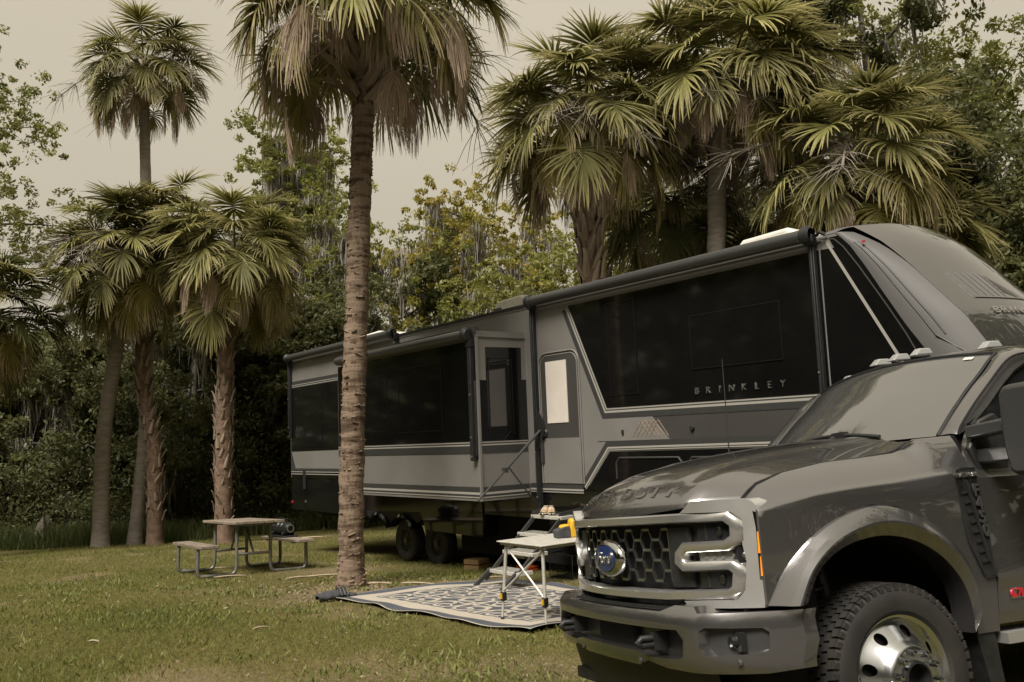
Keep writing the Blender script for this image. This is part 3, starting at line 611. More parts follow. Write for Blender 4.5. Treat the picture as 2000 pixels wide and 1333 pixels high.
for side in (1, -1):
    fd = tk(fend(side), 'fender', 'paint', smooth=40)
    tk(flare(side), 'wheel_flare', 'paint', fd, smooth=16)
    m = MB(); m.grid(lambda u, v: (.56 * math.cos(u * math.pi), side * (.42 + .53 * v), .56 + .50 * math.sin(u * math.pi)), 24, 4); m.prism([(-.62, .3), (.62, .3), (.62, 1.15), (-.62, 1.15)], side * .44, side * .46); m.bx(-.64, -.58, side * .45, side * .98, .32, .6)
    tk(m, 'wheel_liner', 'dark_void', fd)
    tk(MB().prism([(-.50, .56), (-.62, .56), (-.64, .20), (-.56, .20)], side * .74, side * .99), 'mud_flap', 'black_plastic', fd)
# suspension seen in the wheel house
m = MB(); m.tube([(.12 + .045 * math.cos(a), .62 + .045 * math.sin(a), .70 + a * .0105) for a in np.linspace(0, 2 * math.pi * 5, 70)], .010, 5); m.tube([(.02, .66, .5), (.10, .60, 1.05)], .03, 8); m.box((.2, .6, .75), (.05, .08, .25)); tk(m, 'suspension', 'midgrey')
tk(MB().tube([(0, -.9, .42), (0, .9, .42)], .06, 8), 'front_axle', 'black_plastic')
# ---- side vent with badges
def sidepoly(poly, u0, u1): return MB().prism(poly, u0, u1)
VEN = [(-.512, 1.285), (-.53, 1.312), (-.565, 1.322), (-.66, 1.318), (-.672, 1.22), (-.680, .785), (-.612, .785), (-.545, .955)]
vent = tk(sidepoly(VEN, .99, 1.008), 'side_vent', 'black_plastic', bevel=.004)
m = MB(); P = VEN + [VEN[0]]; m.tube([(x, 1.008, z) for x, z in P], .005, 5); m.build('vent_rim', M['letter_dark'], vent)
m = MB()
for k in range(8):
    z = 1.20 - k * .048; m.box((-.565 - k * .008, 1.010, z), (.045, .012, .012), (0, R(8), 0))
m.box((-.61, 1.012, 1.06), (.016, .02, .40), (0, R(9), 0)); m.build('vent_fin', M['letter_dark'], vent)
def sidetext(s, size, x, z, m, name, u=1.012, rot=0., par=TRK, sp=1., bold=0): return mkobj(name, textmesh(s, size, .004, spacing=sp, bold=bold), M[m], par, (x, u, z), (R(90), rot, R(180)))
sidetext('PLATINUM', .030, -.592, 1.285, 'letter', 'lettering', par=vent, bold=.0008)
for i, ch in enumerate('F450'): sidetext(ch, .085, -.636 - i * .007, 1.205 - i * .066, 'charcoal', 'lettering', u=1.016, par=vent, sp=1, bold=.003)
# ---- front end
def F3(side=1, off=0.): return lambda u, z: (fxu(u) + off, side * u, z)
SUR = [(.606, 1.198), (.678, 1.25), (.80, 1.249), (.905, 1.246), (.928, 1.232), (.942, 1.205), (.950, 1.15), (.954, 1.073), (.948, .89), (.927, .762), (.609, .76), (.579, .789), (.844, .80), (.871, .836), (.889, .967), (.882, 1.042), (.889, 1.153), (.853, 1.191)]
def strap(mb, path, w, off, depth, side=1, closed=False, f=fxu):
    P = [Vector(p) for p in path]; n = len(P); rows = []
    for i in range(n):
        p0, p1 = P[(i - 1) % n] if (i or closed) else None, P[(i + 1) % n] if (i < n - 1 or closed) else None
        a = (P[i] - p0).normalized() if p0 is not None else (p1 - P[i]).normalized(); b = (p1 - P[i]).normalized() if p1 is not None else a
        na, nb = Vector((-a.y, a.x)), Vector((-b.y, b.x)); m_ = (na + nb).normalized(); m_ = m_ / max(.5, m_.dot(na))
        r = []
        for t, o_ in ((-.5, off - depth), (-.5, off - .012), (-.34, off), (.34, off), (.5, off - .012), (.5, off - depth)):
            q = P[i] + m_ * (t * w); r.append((f(q.x) + o_, side * q.x, q.y))
        rows.append(r)
    k = 6; b0 = len(mb.v); mb.v += [p for r in rows for p in r]; nn = n if closed else n - 1
    mb.f += [tuple(b0 + z for z in (i * k + j, ((i + 1) % n) * k + j, ((i + 1) % n) * k + j + 1, i * k + j + 1)) for i in range(nn) for j in range(k - 1)]
    return mb
core = MB(); core.grid(lambda a, b: (fxu(-.93 + 1.86 * a) - .10, -.93 + 1.86 * a, .74 + .48 * b), 30, 2); core.bx(.3, .7, -.86, .86, .3, 1.2); tk(core, 'radiator_support', 'dark_void')
ribbon_path = [(.587, 1.174), (.835, 1.169), (.868, 1.135), (.865, 1.072), (.822, 1.040), (.615, 1.037), (.580, 1.006), (.575, .972), (.605, .946), (.835, .951), (.862, .924), (.851, .850), (.825, .824), (.514, .812)]
loop = [(x, 1.174) for x in np.linspace(-.56, .56, 17)] + ribbon_path + [(x, .810) for x in np.linspace(.48, -.48, 15)] + [(-x, z) for x, z in ribbon_path[::-1]]
gb = tk(strap(MB(), loop, .047, .046, .08, closed=True), 'grille_bar', 'bar_chrome', smooth=50)
mb = MB(); GP = .15
for r_ in range(6):          # honeycomb bars
    z = 1.125 - r_ * .050
    for c in range(-4, 5):
        u0 = c * GP + (GP / 2 if r_ % 2 else 0)
        if abs(u0) > .47: continue
        def bar(ua, za, ub, zb, th=.009):
            ua, ub = max(-.47, min(.47, ua)), max(-.47, min(.47, ub)); a = Vector((fxu(ua) - .012, ua, za)); b = Vector((fxu(ub) - .012, ub, zb)); d = b - a
            if d.length < .01: return
            yv = d.normalized(); xv = Vector((1, 0, 0)) - yv * yv.x; xv.normalize(); zv = xv.cross(yv); mb.box((a + b) / 2, (.014, d.length, th), Matrix((xv, yv, zv)).transposed())
        bar(u0 - .028, z, u0 + .028, z, .013)
        for sg in (-1, 1):
            for dz in (-.05, .05):
                if .865 < z + dz < 1.135: bar(u0 + sg * .028, z, u0 + sg * .047, z + dz)
tk(mb, 'grille_mesh', 'grille_metal')
tk(MB().grid(lambda a, b: (fxu(-.5 + a) - .075, -.5 + a, .83 + .33 * b), 20, 2), 'grille_backing', 'dark_void')
# round-cornered oval emblem
mb = MB(); mb.lathe([(.30, 0), (.30, .025), (.26, .045), (.225, .05), (.22, .042)], 40, 'x'); mb.v = [(x * .9 + fxu(0) + .02, y * .52, z * .325 + .985) for x, y, z in mb.v]; emb = tk(mb, 'emblem', 'chrome', smooth=50)
mb = MB(); mb.lathe([(.225, .0), (.22, .012), (.0, .018)], 40, 'x'); mb.v = [(x + fxu(0) + .057, y * .50, z * .315 + .985) for x, y, z in mb.v]; mb.build('emblem_field', M['ford_blue'], emb)
mkobj('emblem_script', textmesh('Ford', .082, .004, shear=.35, bold=.001), M['letter'], emb, (fxu(0) + .074, 0, .985), (R(90), 0, R(90)))
for side in (1, -1):
    hl = tk(panel(MB(), SUR, [], F3(side, .034), .03, (-.08, 0, 0)), 'headlight', 'satin_chrome', smooth=40)
    mb = MB(); panel(mb, [(.46, 1.15), (.88, 1.16), (.89, .83), (.46, .84)], [], F3(side, -.035), .04); mb.build('lamp_housing', M['black_plastic'], hl)
    mb = MB(); mb.prism([(0, 0), (.13, -.0), (.13, .28), (0, .28)], 0, .04); mb.v = [(fxu(.48 + x) - .02 + y * .5, side * (.475 + x), .85 + z) for x, y, z in mb.v]; mb.build('bezel', M['black_plastic'], hl)
    for pl, mm in (([(.662, 1.148), (.842, 1.142), (.836, 1.062), (.655, 1.062)], 'lens_dark'), ([(.652, .928), (.836, .929), (.828, .848), (.648, .846)], 'lens_dark'), ([(.655, 1.014), (.885, 1.012), (.88, .970), (.660, .970)], 'lens_clear')):
        ln = panel(MB(), pl, [], F3(side, -.004), .03, (-.04, 0, 0)).build('lens', M[mm], hl)
        if mm == 'lens_dark':
            cu = (pl[0][0] + pl[1][0]) / 2 + .02; cz = (pl[0][1] + pl[2][1]) / 2
            b_ = MB(); b_.lathe([(.0, .004), (.020, .003), (.026, -.002)], 18, 'x', (fxu(cu) + .001, side * cu, cz)); b_.build('projector', M['glass_side'], ln)
            b_ = MB(); b_.box((fxu(pl[0][0] + .05) - .001, side * (pl[0][0] + .05), cz), (.012, .004, .075)); b_.build('divider', M['black_plastic'], ln)
        else:
            b_ = MB(); [b_.lathe([(0, .008), (.012, .004), (.014, -.01)], 8, 'x', (fxu(.70 + .04 * k) + .0, side * (.70 + .04 * k), .992)) for k in range(5)]; b_.build('light_element', M['letter'], ln)
    for zz in ((1.095, 1.0), (.985, .90)): panel(MB(), [(.936, zz[0]), (.9475, zz[0]), (.9455, zz[1]), (.932, zz[1])], [], F3(side, .040), .02, (-.02, 0, 0)).build('marker_lens', M['amber'], hl)
    panel(MB(), [(.928, 1.19), (.9445, 1.175), (.953, 1.06), (.945, .88), (.925, .885), (.932, 1.11)], [], F3(side, .0365), .02, (-.02, 0, 0)).build('lamp_corner', M['chrome'], hl)
# ---- bumper
def B3(off=0.):
    def f(u, z):
        return (bxu(u) + off - .05 * max(0, (z - .70) / .08) ** 2 - .03 * max(0, (.56 - z) / .08) ** 2, u, z)
    return f
half = [(.52, .748), (.60, .778), (.73, .776), (.765, .750), (1.03, .750), (1.035, .62), (1.02, .505), (.95, .49), (.54, .492), (.40, .515), (.30, .482)]
bo = half + [(-u, z) for u, z in half[::-1]]
CEN = [(.46, .672), (.655, .674), (.695, .633), (.683, .56), (.66, .545), (.42, .535), (.32, .555)]; CEN = CEN + [(-u, z) for u, z in CEN[::-1]]
FOG = [(.775, .672), (.80, .690), (.955, .683), (.968, .664), (.964, .590), (.945, .577), (.80, .568), (.775, .60)]
bump = tk(panel(MB(), bo, [CEN, FOG, [(-u, z) for u, z in FOG]], B3(), .032, (-.07, 0, 0)), 'bumper', 'paint', smooth=40)
mb = MB(); mb.grid(lambda a, b: (lambda u: (bxu(u) - .05 - b * .16, u, I1(abs(u), [(0, .748), (.52, .748), (.60, .778), (.73, .776), (.765, .75), (1.1, .75)]) - .002))(-1.0 + 2.0 * a), 50, 3); mb.build('bumper_top', M['paint'], bump, smooth=40)
mb = MB(); mb.grid(lambda a, b: (bxu(-.5 + a) - .045 - .10 * b, -.5 + a, .752 + .006 * (b > .3)), 30, 3)
for k in range(46): mb.box((bxu(-.49 + k * .0218) - .09, -.49 + k * .0218, .758), (.08, .008, .008))
mb.build('step_pad', M['black_plastic'], bump)
mb = MB(); mb.grid(lambda a, b: (bxu(-.72 + 1.44 * a) - .085, -.72 + 1.44 * a, .52 + .17 * b), 24, 1); mb.build('intake_panel', M['charcoal'], bump)
mb = MB(); mb.grid(lambda a, b: (bxu(-.22 + .46 * a) - .078, -.22 + .46 * a, .568 + .095 * b), 10, 1); [mb.box((bxu(.2 + k * .008) - .07, .2 + k * .008, .612), (.012, .003, .085)) for k in range(6)]; mb.build('intake_opening', M['dark_void'], bump)
for s in (-1, 1):
    mb = MB(); mb.grid(lambda a, b: (bxu(.75 + .23 * a) - .06 + .03 * a, s * (.75 + .23 * a), .555 + .15 * b), 8, 2); pk = mb.build('fog_pocket', M['charcoal'], bump)
    mb = MB(); mb.lathe([(0, .02), (.022, .018), (.03, 0), (.03, -.03)], 16, 'x', (bxu(.868) - .035, s * .868, .628)); mb.build('fog_lamp', M['lens_dark'], pk); MB().box((bxu(.868) - .055, s * .868, .628), (.03, .09, .08)).build('lamp_mount', M['black_plastic'], pk)
    mb = MB(); P_ = [(.97, s * .46, .622), (1.03, s * .46, .625), (1.05, s * .46, .608), (1.03, s * .46, .592), (.96, s * .46, .592)]; mb.tube(P_, .016, 8); mb.box((.93, s * .46, .608), (.08, .04, .08)); mb.build('tow_hook', M['black_plastic'], bump, smooth=60)
    for u, z in ((.33, .508), (.892, .537)): MB().lathe([(0, .004), (.013, .004), (.017, 0), (.017, -.01)], 14, 'x', (bxu(u) + .001 - .03 * max(0, (.56 - z) / .08) ** 2, s * u, z)).build('parking_sensor', M['midgrey'], bump)
mb = MB(); mb.grid(lambda a, b: (bxu(-.78 + 1.56 * a) - .075 - .05 * b, -.78 + 1.56 * a, .30 + .20 * (1 - b) ), 24, 4); mb.bx(.5, .86, -.7, .7, .28, .34); tk(mb, 'air_dam', 'black_plastic', bump)
# ---- cab: windscreen, pillars, roof, doors
WE = [(-.722, 1.504), (-.849, 1.623), (-.997, 1.749), (-1.135, 1.852), (-1.214, 1.918), (-1.285, 1.965)]
def wpt(w, v, off=0):
    k = v * (len(WE) - 1); i = min(int(k), len(WE) - 2); f_ = k - i; x = WE[i][0] * (1 - f_) + WE[i + 1][0] * f_; z = WE[i][1] * (1 - f_) + WE[i + 1][1] * f_
    return (x + (.21 - .09 * v) * (1 - w * w) + off, w * (.765 - .02 * v), z + (.01 + .045 * v) * (1 - w * w) + off)
ws = tk(MB().grid(lambda a, b: wpt(-1 + 2 * a, b), 30, 14), 'windscreen', 'glass_ws', smooth=80)
tk(MB().tube([wpt(-.995, v, .002) for v in np.linspace(0, 1, 14)] + [wpt(w, 1, .003) for w in np.linspace(-.98, .98, 20)] + [wpt(.995, v, .002) for v in np.linspace(1, 0, 14)], .009, 6), 'windscreen_seal', 'black_plastic', ws)
MB().grid(lambda a, b: wpt(.80 + .07 * a, .86 + .06 * b, .004), 2, 2).build('sticker', M['shade_white'], ws)
mb = MB(); mb.grid(lambda a, b: (lambda w: (wpt(w, 0)[0] + .17 * b, w * (.765 + .03 * b), wpt(w, 0)[2] - .012 - .015 * b))(-1 + 2 * a), 24, 2); tk(mb, 'cowl', 'black_plastic')
for wa, wb, va in ((.62, -.12, .10), (-.30, -.93, .06)):
    mb = MB(); A_ = [Vector(wpt(wa + (wb - wa) * t, .025 + va * (1 - (2 * t - 1) ** 2) * .3 + t * .05, .012)) for t in np.linspace(0, 1, 9)]; mb.tube(A_, .012, 6); mb.tube([Vector(wpt(wb + .1, -.05, .02)), A_[4]], .014, 6); mb.box(A_[4], (.05, .09, .035)); tk(mb, 'wiper', 'black_plastic', ws)
GAPP = [(-.754, 1.499), (-.786, 1.548), (-.90, 1.655), (-1.03, 1.762), (-1.184, 1.885), (-1.282, 1.93), (-1.40, 1.945)]
GL = [(-.90, 1.56), (-.958, 1.643), (-1.099, 1.761), (-1.205, 1.838), (-1.288, 1.878), (-1.40, 1.895)]
WE2 = WE + [(-1.359, 1.993), (-1.511, 2.011)]
def strip(A_, B_, ua, ub, m=None, n=24, bul=.012, side=1):
    m = m or MB(); a, b = sm(A_, n), sm(B_, n); k = 5
    for side in (side,):
        m.grid(lambda u, v: (lambda i: (a[i][0] * (1 - v) + b[i][0] * v, side * (ua * (1 - v) + ub * v + bul * math.sin(v * math.pi)), a[i][1] * (1 - v) + b[i][1] * v + bul * math.sin(v * math.pi) * .6))(min(int(round(u * (n - 1))), n - 1)), n - 1, k)
    return m
[tk(strip(WE2[:-1], GAPP, .765, .862, side=s), 'windscreen_pillar', 'paint', smooth=60) for s in (1, -1)]
[tk(MB().tube([(x, s * .864, z) for x, z in sm(GAPP, 24)] + [(-2.9, s * .864, 1.945)], .007, 5), 'door_gap', 'dark_void') for s in (1, -1)]
roof = tk(MB().grid(lambda a, b: (lambda w: ((wpt(w, 1)[0]) * (1 - b) + (-3.15) * b - .0, w * (.75 + .03 * min(1, b * 4)), wpt(w, 1)[2] + (.055 + .025 * (1 - w ** 2)) * math.sin(min(1, b * 3.2) * math.pi / 2) - .05 * abs(w) ** 6))(-1 + 2 * a), 24, 24), 'roof', 'paint', smooth=60)
[MB().grid(lambda a, b: (-1.30 - 1.85 * a, s * (.775 + .09 * b), 2.0 - .052 * b ** 1.6 - (1 - min(1, a * 8)) * .03), 20, 6).build('roof_side', M['paint'], roof, smooth=60) for s in (1, -1)]
for u, x in ((-.56, -1.40), (-.175, -1.32), (0, -1.31), (.175, -1.32), (.6, -1.41)):
    mb = MB(); mb.add([(x + .07, u - .035, 2.03), (x + .07, u + .035, 2.03), (x - .07, u + .045, 2.035), (x - .07, u - .045, 2.035), (x + .02, u - .025, 2.075), (x + .02, u + .025, 2.075), (x - .06, u + .03, 2.078), (x - .06, u - .03, 2.078)], [(0, 1, 2, 3), (4, 5, 6, 7), (0, 1, 5, 4), (1, 2, 6, 5), (2, 3, 7, 6), (3, 0, 4, 7)])
    mb.v = [(a, b, c + (.035 if abs(u) < .3 else -.01)) for a, b, c in mb.v]; tk(mb, 'clearance_lamp', 'lens_clear', roof, bevel=.008)
def uside(z): return I1(z, [(.4, .985), (.56, .995), (.62, 1.0), (1.24, 1.0), (1.285, .995), (1.31, .955), (1.45, .935), (1.55, .905), (1.65, .885), (1.95, .80)])
for side in (1, -1):
    f = lambda x, z: (x, side * (uside(z) + .012 * math.exp(-((z - .80 - .06 * max(0, min(1, (-x - .7) * 2))) / .05) ** 2)), z)
    dr = tk(panel(MB(), [(-.655, .56), (-.690, .774), (-.676, 1.229), (-.672, 1.311), (-.715, 1.44), (-.765, 1.50), (-.86, 1.555), (-1.75, 1.555), (-1.75, .56)], [], f, .05, (0, -side * .03, 0)), 'front_door', 'paint', smooth=35)
    panel(MB(), [(-.80, 1.555), (-.958, 1.643), (-1.099, 1.761), (-1.205, 1.838), (-1.288, 1.878), (-1.40, 1.895), (-1.70, 1.895), (-1.72, 1.50), (-.85, 1.50)], [], lambda x, z: (x, side * (.90 - .06 * (z - 1.5)), z), .08).build('door_glass', M['glass_side'], dr)
    mb = MB(); mb.tube([(x, side * .885, z) for x, z in [(-.82, 1.545)] + GL[1:] + [(-1.7, 1.895)]], .016, 6); mb.build('glass_seal', M['black_plastic'], dr)
    rd = tk(panel(MB(), [(-1.757, .56), (-1.757, 1.555), (-2.85, 1.555), (-2.85, .9), (-2.7, .56)], [], f, .1, (0, -side * .03, 0)), 'rear_door', 'paint', smooth=35)
    MB().prism([(-1.78, 1.53), (-1.78, 1.895), (-2.6, 1.895), (-2.75, 1.53)], side * .86, side * .875).build('door_glass', M['glass_side'], rd)
    tk(MB().prism([(-1.70, 1.5), (-1.70, 1.95), (-1.78, 1.95), (-1.78, 1.5)], side * .85, side * .885), 'door_pillar', 'black_plastic'); tk(MB().prism([(-2.6, 1.95), (-2.75, 1.53), (-2.85, 1.53), (-3.1, 1.53), (-3.12, 1.95)], side * .84, side * .89), 'rear_pillar', 'paint')
    # running board, mirror
    rb = MB(); rb.bx(-2.9, -.66, side * .86, side * 1.03, .47, .52); tk(rb, 'running_board', 'satin_chrome')
    mr_ = tk(MB().prism([(-.74, 1.30), (-.70, 1.42), (-.80, 1.56), (-.92, 1.60), (-.98, 1.52), (-.95, 1.30)], side * .93, side * .965), 'mirror', 'black_plastic', bevel=.01)
    def arm(a, b, h, t):
        m = MB(); a, b = Vector(a), Vector(b); d = (b - a); yv = d.normalized(); xv = Vector((1, 0, 0)) - yv * yv.x; xv.normalize(); m.box((a + b) / 2, (t, d.length, h), Matrix((xv, yv, xv.cross(yv))).transposed()); return m
    arm((-.76, side * .95, 1.50), (-1.0, side * 1.0, 1.51), .06, .05).build('mirror_arm', M['charcoal'], mr_) if side < 0 else arm((-.76, side * .95, 1.50), (-.74, side * 1.20, 1.512), .068, .11).build('mirror_arm', M['charcoal'], mr_, bevel=.012)
    if side > 0: arm((-.80, side * .95, 1.375), (-.76, side * 1.22, 1.372), .075, .10).build('mirror_arm', M['charcoal'], mr_, bevel=.012)
    if side < 0: mb = MB().prism([(-1.0, 1.28), (-1.0, 1.66), (-1.25, 1.66), (-1.25, 1.28)], -1.06, -.96); mb.build('mirror_head', M['charcoal'], mr_, bevel=.025); continue
    mb = MB(); mb.prism([(1.20, 1.28), (1.19, 1.45), (1.21, 1.66), (1.24, 1.70), (1.46, 1.70), (1.50, 1.66), (1.50, 1.30), (1.46, 1.26), (1.24, 1.26)], -.82, -.66, 'yz'); mb.v = [(x, side * y, z) for x, y, z in mb.v]; mb.build('mirror_head', M['charcoal'], mr_, bevel=.025)
[tk(strip(GAPP, GL, .866, .876, MB(), 20, .003, s), 'door_frame', 'paint', smooth=60) for s in (1, -1)]
bd = MB(); bd.box((-.88, 1.004, .695), (.26, .006, .05)); bd_o = tk(bd, 'engine_badge', 'chrome'); sidetext('6.7L', .055, -.80, .695, 'red_badge', 'lettering', u=1.009, par=bd_o, bold=.002)
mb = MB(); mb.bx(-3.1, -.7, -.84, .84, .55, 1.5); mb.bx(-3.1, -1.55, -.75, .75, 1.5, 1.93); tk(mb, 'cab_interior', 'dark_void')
bed = MB(); bed.bx(-5.7, -3.2, .78, 1.0, .7, 1.45); bed.bx(-5.7, -3.2, -1.0, -.78, .7, 1.45); bed.bx(-5.75, -5.65, -1.0, 1.0, .7, 1.45); bed.bx(-5.7, -3.2, -.8, .8, .7, .75); bed.bx(-3.25, -3.15, -.98, .98, .6, 1.45); tk(bed, 'cargo_bed', 'paint', bevel=.02)
tk(MB().tube([(-.50, -.86, 1.45), (-.52, -.86, 1.75), (-.545, -.86, 2.25)], [.006, .004, .003], 6), 'antenna', 'black_plastic')
# ---- wheels
TYR = [(.255, -.085), (.285, -.112), (.33, -.12), (.372, -.112), (.390, -.10), (.396, -.092), (.396, .092), (.390, .10), (.372, .112), (.33, .12), (.285, .112), (.255, .085)]
def tmesh(side):
    m = MB().lathe(TYR, 64, 'y')
    for r_, (y, wd) in enumerate(((-.084, .036), (-.042, .036), (0, .036), (.042, .036), (.084, .036))):
        for k in range(54):
            a = 2 * math.pi * (k + .5 * (r_ % 2)) / 54
            m.box((.400 * math.cos(a), y, .400 * math.sin(a)), (.016, wd, .037), Matrix.Rotation(-a, 3, 'Y') @ Matrix.Rotation(.18, 3, 'X'))
    for k in range(54):
        for s in (-1, 1):
            a = 2 * math.pi * k / 54; m.box((.386 * math.cos(a), s * .107, .386 * math.sin(a)), (.022, .012, .026), Matrix.Rotation(-a, 3, 'Y'))
    return m
def rimu(r): return I1(r, [(.0, .075), (.10, .075), (.135, .07), (.15, .045), (.165, .03), (.20, .0), (.235, -.028), (.245, -.02), (.252, .0), (.266, .006), (.272, -.006)])
def wheel(x, y, side, name='wheel'):
    w = tk(MB().tube([(0, -.05, 0), (0, .05, 0)], .06, 8), name, 'dark_void', loc=(x, y, .405)); w.rotation_euler = (0, 0, 0 if side > 0 else math.pi)
    tm_ = tmesh(1).build('tyre', M['rubber'], w, smooth=25)
    ci = lambda r, n, cx=0, cy=0: [(cx + r * math.cos(2 * math.pi * k / n), cy + r * math.sin(2 * math.pi * k / n)) for k in range(n)]
    holes = [] and [ci(.026, 16, .198 * math.cos(a), .198 * math.sin(a)) for a in [2 * math.pi * (k + .3) / 8 for k in range(8)]] + [ci(.062, 24)]
    hs = [[((k + .3) * math.pi / 4 * .2 + .0265 * math.cos(b), .198 + .026 * math.sin(b)) for b in np.linspace(0, 2 * math.pi, 17)[:-1]] for k in range(8)]
    m = panel(MB(), [(0, .062), (2 * math.pi * .2, .062), (2 * math.pi * .2, .272), (0, .272)], hs, lambda a, r: (r * math.cos(a / .2), rimu(r) + .098, r * math.sin(a / .2)), .0105); rim = m.build('rim', M['wheel_alu'], w, smooth=50)
    m = MB(); m.lathe([(.262, .09), (.24, .0), (.23, -.08)], 40, 'y'); m.lathe([(0, .06), (.24, .06)], 40, 'y'); m.build('barrel', M['dark_void'], w)
    for k in range(10):
        a = 2 * math.pi * (k + .25) / 10; m = MB().lathe([(0, .040), (.010, .038), (.014, .028), (.016, .006), (.019, .0)], 10, 'y', (.112 * math.cos(a), .172, .112 * math.sin(a))); m.build('lug_nut', M['chrome'], rim)
    MB().lathe([(.078, .166), (.074, .19), (.064, .192), (.060, .12), (.0, .12)], 28, 'y').build('hub', M['letter_dark'], rim, smooth=50)
    return w
wheel(0, .918, 1); wheel(0, -.918, -1); wheel(-4.06, 1.05, 1); wheel(-4.06, -1.05, -1)
# ================================================================== VEGETATION
def npmesh(name, V, F, UV=None, smooth=False):
    """V (n,3), F (m,k) all faces with k corners"""
    V = np.asarray(V, np.float32); F = np.asarray(F, np.int32); k = F.shape[1]; me = bpy.data.meshes.new(name)
    me.vertices.add(len(V)); me.vertices.foreach_set('co', V.ravel()); me.loops.add(F.size); me.loops.foreach_set('vertex_index', F.ravel())
    me.polygons.add(len(F)); me.polygons.foreach_set('loop_start', np.arange(0, F.size, k, dtype=np.int32))
    if UV is not None:
        l = me.uv_layers.new(name='UVMap'); l.data.foreach_set('uv', np.asarray(UV, np.float32)[F.ravel()].ravel())
    me.update(calc_edges=True)
    if smooth: me.shade_smooth()
    return me
def frond_mesh(el, seed, dead=0., nleaf=82, Lp=1.05, Ll=.90):
    """one fan leaf: stalk from the origin rising at angle el (degrees) along +X, blades hang under their own weight"""
    rg = np.random.default_rng(seed); V, F, UV = [], [], []; Lp = Lp * (1 + .1 * dead) * rg.uniform(.8, 1.15)
    e = R(el); p = np.array([0., 0., 0.]); ang = e; pts = [p.copy()]; bend = R(26 if el > 0 else 14) * (1 + dead)
    for i in range(6):
        ang = max(R(-88), ang - bend / 6); p = p + np.array([math.cos(ang), 0, math.sin(ang)]) * Lp / 6; pts.append(p.copy())
    # stalk: flat three-sided strip
    for i, q in enumerate(pts):
        w = .030 - .014 * i / 6; b = len(V); V += [q + [0, -w, .012], q + [0, w, .012], q + [0, 0, -.012]]; UV += [(0, .01)] * 3
        if i: F += [(b - 3, b - 2, b + 1, b), (b - 2, b - 1, b + 2, b + 1), (b - 1, b - 3, b, b + 2)]
    # rib of the blade goes on and curves down
    rib = []; a2 = ang
    for i in range(9):
        a2 = max(R(-89), a2 - R(5 + 8 * dead)); p = p + np.array([math.cos(a2), 0, math.sin(a2)]) * (.36 * (1 - .35 * dead) / 9); rib.append((p.copy(), a2))
    spread = R(152 - 70 * dead); da = 2 * spread / nleaf
    cup = .30 - .5 * dead
    for k in range(nleaf):
        a = -spread + (k + .5) * da + rg.normal(0, .012 + .05 * dead); t = max(0., 1 - abs(a) / spread)
        o_, ra = rib[min(8, int(t ** 1.1 * 8.99))]; X = np.array([math.cos(ra), 0, math.sin(ra)]); Nn = np.array([-math.sin(ra), 0, math.cos(ra)]); Yv = np.array([0, 1., 0])
        L_ = (Ll - .22 * dead) * (.62 + .38 * t ** .6) * rg.uniform(.9, 1.08); d = X * math.cos(a) + Yv * math.sin(a) + Nn * cup * abs(math.sin(a)) * .8; d /= np.linalg.norm(d)
        s_ = np.cross(d, Nn); s_ /= np.linalg.norm(s_) + 1e-9
        ns = 7; b = len(V); tw = rg.normal(0, .25 + .6 * dead); limp = rg.uniform(.25, 1.0) * (1.15 if rg.random() < .6 else .3) * (.35 if el >= 40 else .7 if el >= 20 else 1.) + 1.1 * dead; q = o_.copy(); dv = d.copy(); fus = .48 - .2 * dead; st = .40 - .3 * dead
        for j in range(ns + 1):
            r = j / ns
            if j:
                if r > st: dv = dv + np.array([rg.normal(0, .04), rg.normal(0, .04), -limp * .42 * (.4 + r)]); dv /= np.linalg.norm(dv)
                else: dv = dv + np.array([0, 0, -.02]); dv /= np.linalg.norm(dv)
                q = q + dv * (L_ / ns)
            w = (math.tan(da * .68) * L_ * r) if r < fus else (math.tan(da * .68) * L_ * fus) * (1 - (r - fus) / (1 - fus)) ** .75 * .85
            w = w * (1 - .4 * dead) + .002 + (.014 * (1 - r / fus) if r < fus else 0); s2 = np.cross(dv, Nn); nn_ = np.linalg.norm(s2); s2 = s2 / nn_ if nn_ > .2 else s_; sd = s2 * math.cos(tw * r) + Nn * math.sin(tw * r)
            fold = Nn * (.3 * w * (1 if k % 2 else -1))
            V += [q - sd * w + fold, q + sd * w - fold]; UV += [(r, k * .137 + seed * .31)] * 2
            if j: F.append((b + 2 * j - 2, b + 2 * j - 1, b + 2 * j + 1, b + 2 * j))
    return npmesh('frond', V, F, UV, False)
FR = {}
def frond(el, var, dead, matn):
    k = (el, var, dead, matn)
    if k not in FR: me = frond_mesh(el, 100 + hash((el, var, dead)) % 1000, dead); me.materials.append(M[matn]); FR[k] = me
    return FR[k]
mat('fibre', (.14, .11, .085), .95, col2=(.22, .18, .14), nscale=12)
mat('flower_stalk', (.21, .18, .145), .9, col2=(.27, .235, .19), nscale=10)
def stalk_mesh(seed):
    """spent flower cluster: an arching stem with many fine hanging twigs"""
    rg = np.random.default_rng(seed); m = MB(); P = [Vector((.12 * i + .02 * i * i * .3, 0, .10 * i - .022 * i * i)) for i in range(9)]; m.tube(P, [.012] * 9, 4, False)
    for i in range(2, 9):
        for k in range(16):
            q = P[i] + Vector(rg.normal(0, .02, 3)); d = Vector((rg.normal(.3, .5), rg.normal(0, .6), rg.normal(-.6, .35))) * .32; m.tube([q, q + d * .5 + Vector((0, 0, .03)), q + d], [.004, .0035, .002], 3, False)
    o = m.build('tmp', M['flower_stalk'], smooth=0); me = o.data; bpy.data.objects.remove(o); return me
STALK = [stalk_mesh(s) for s in (1, 2)]
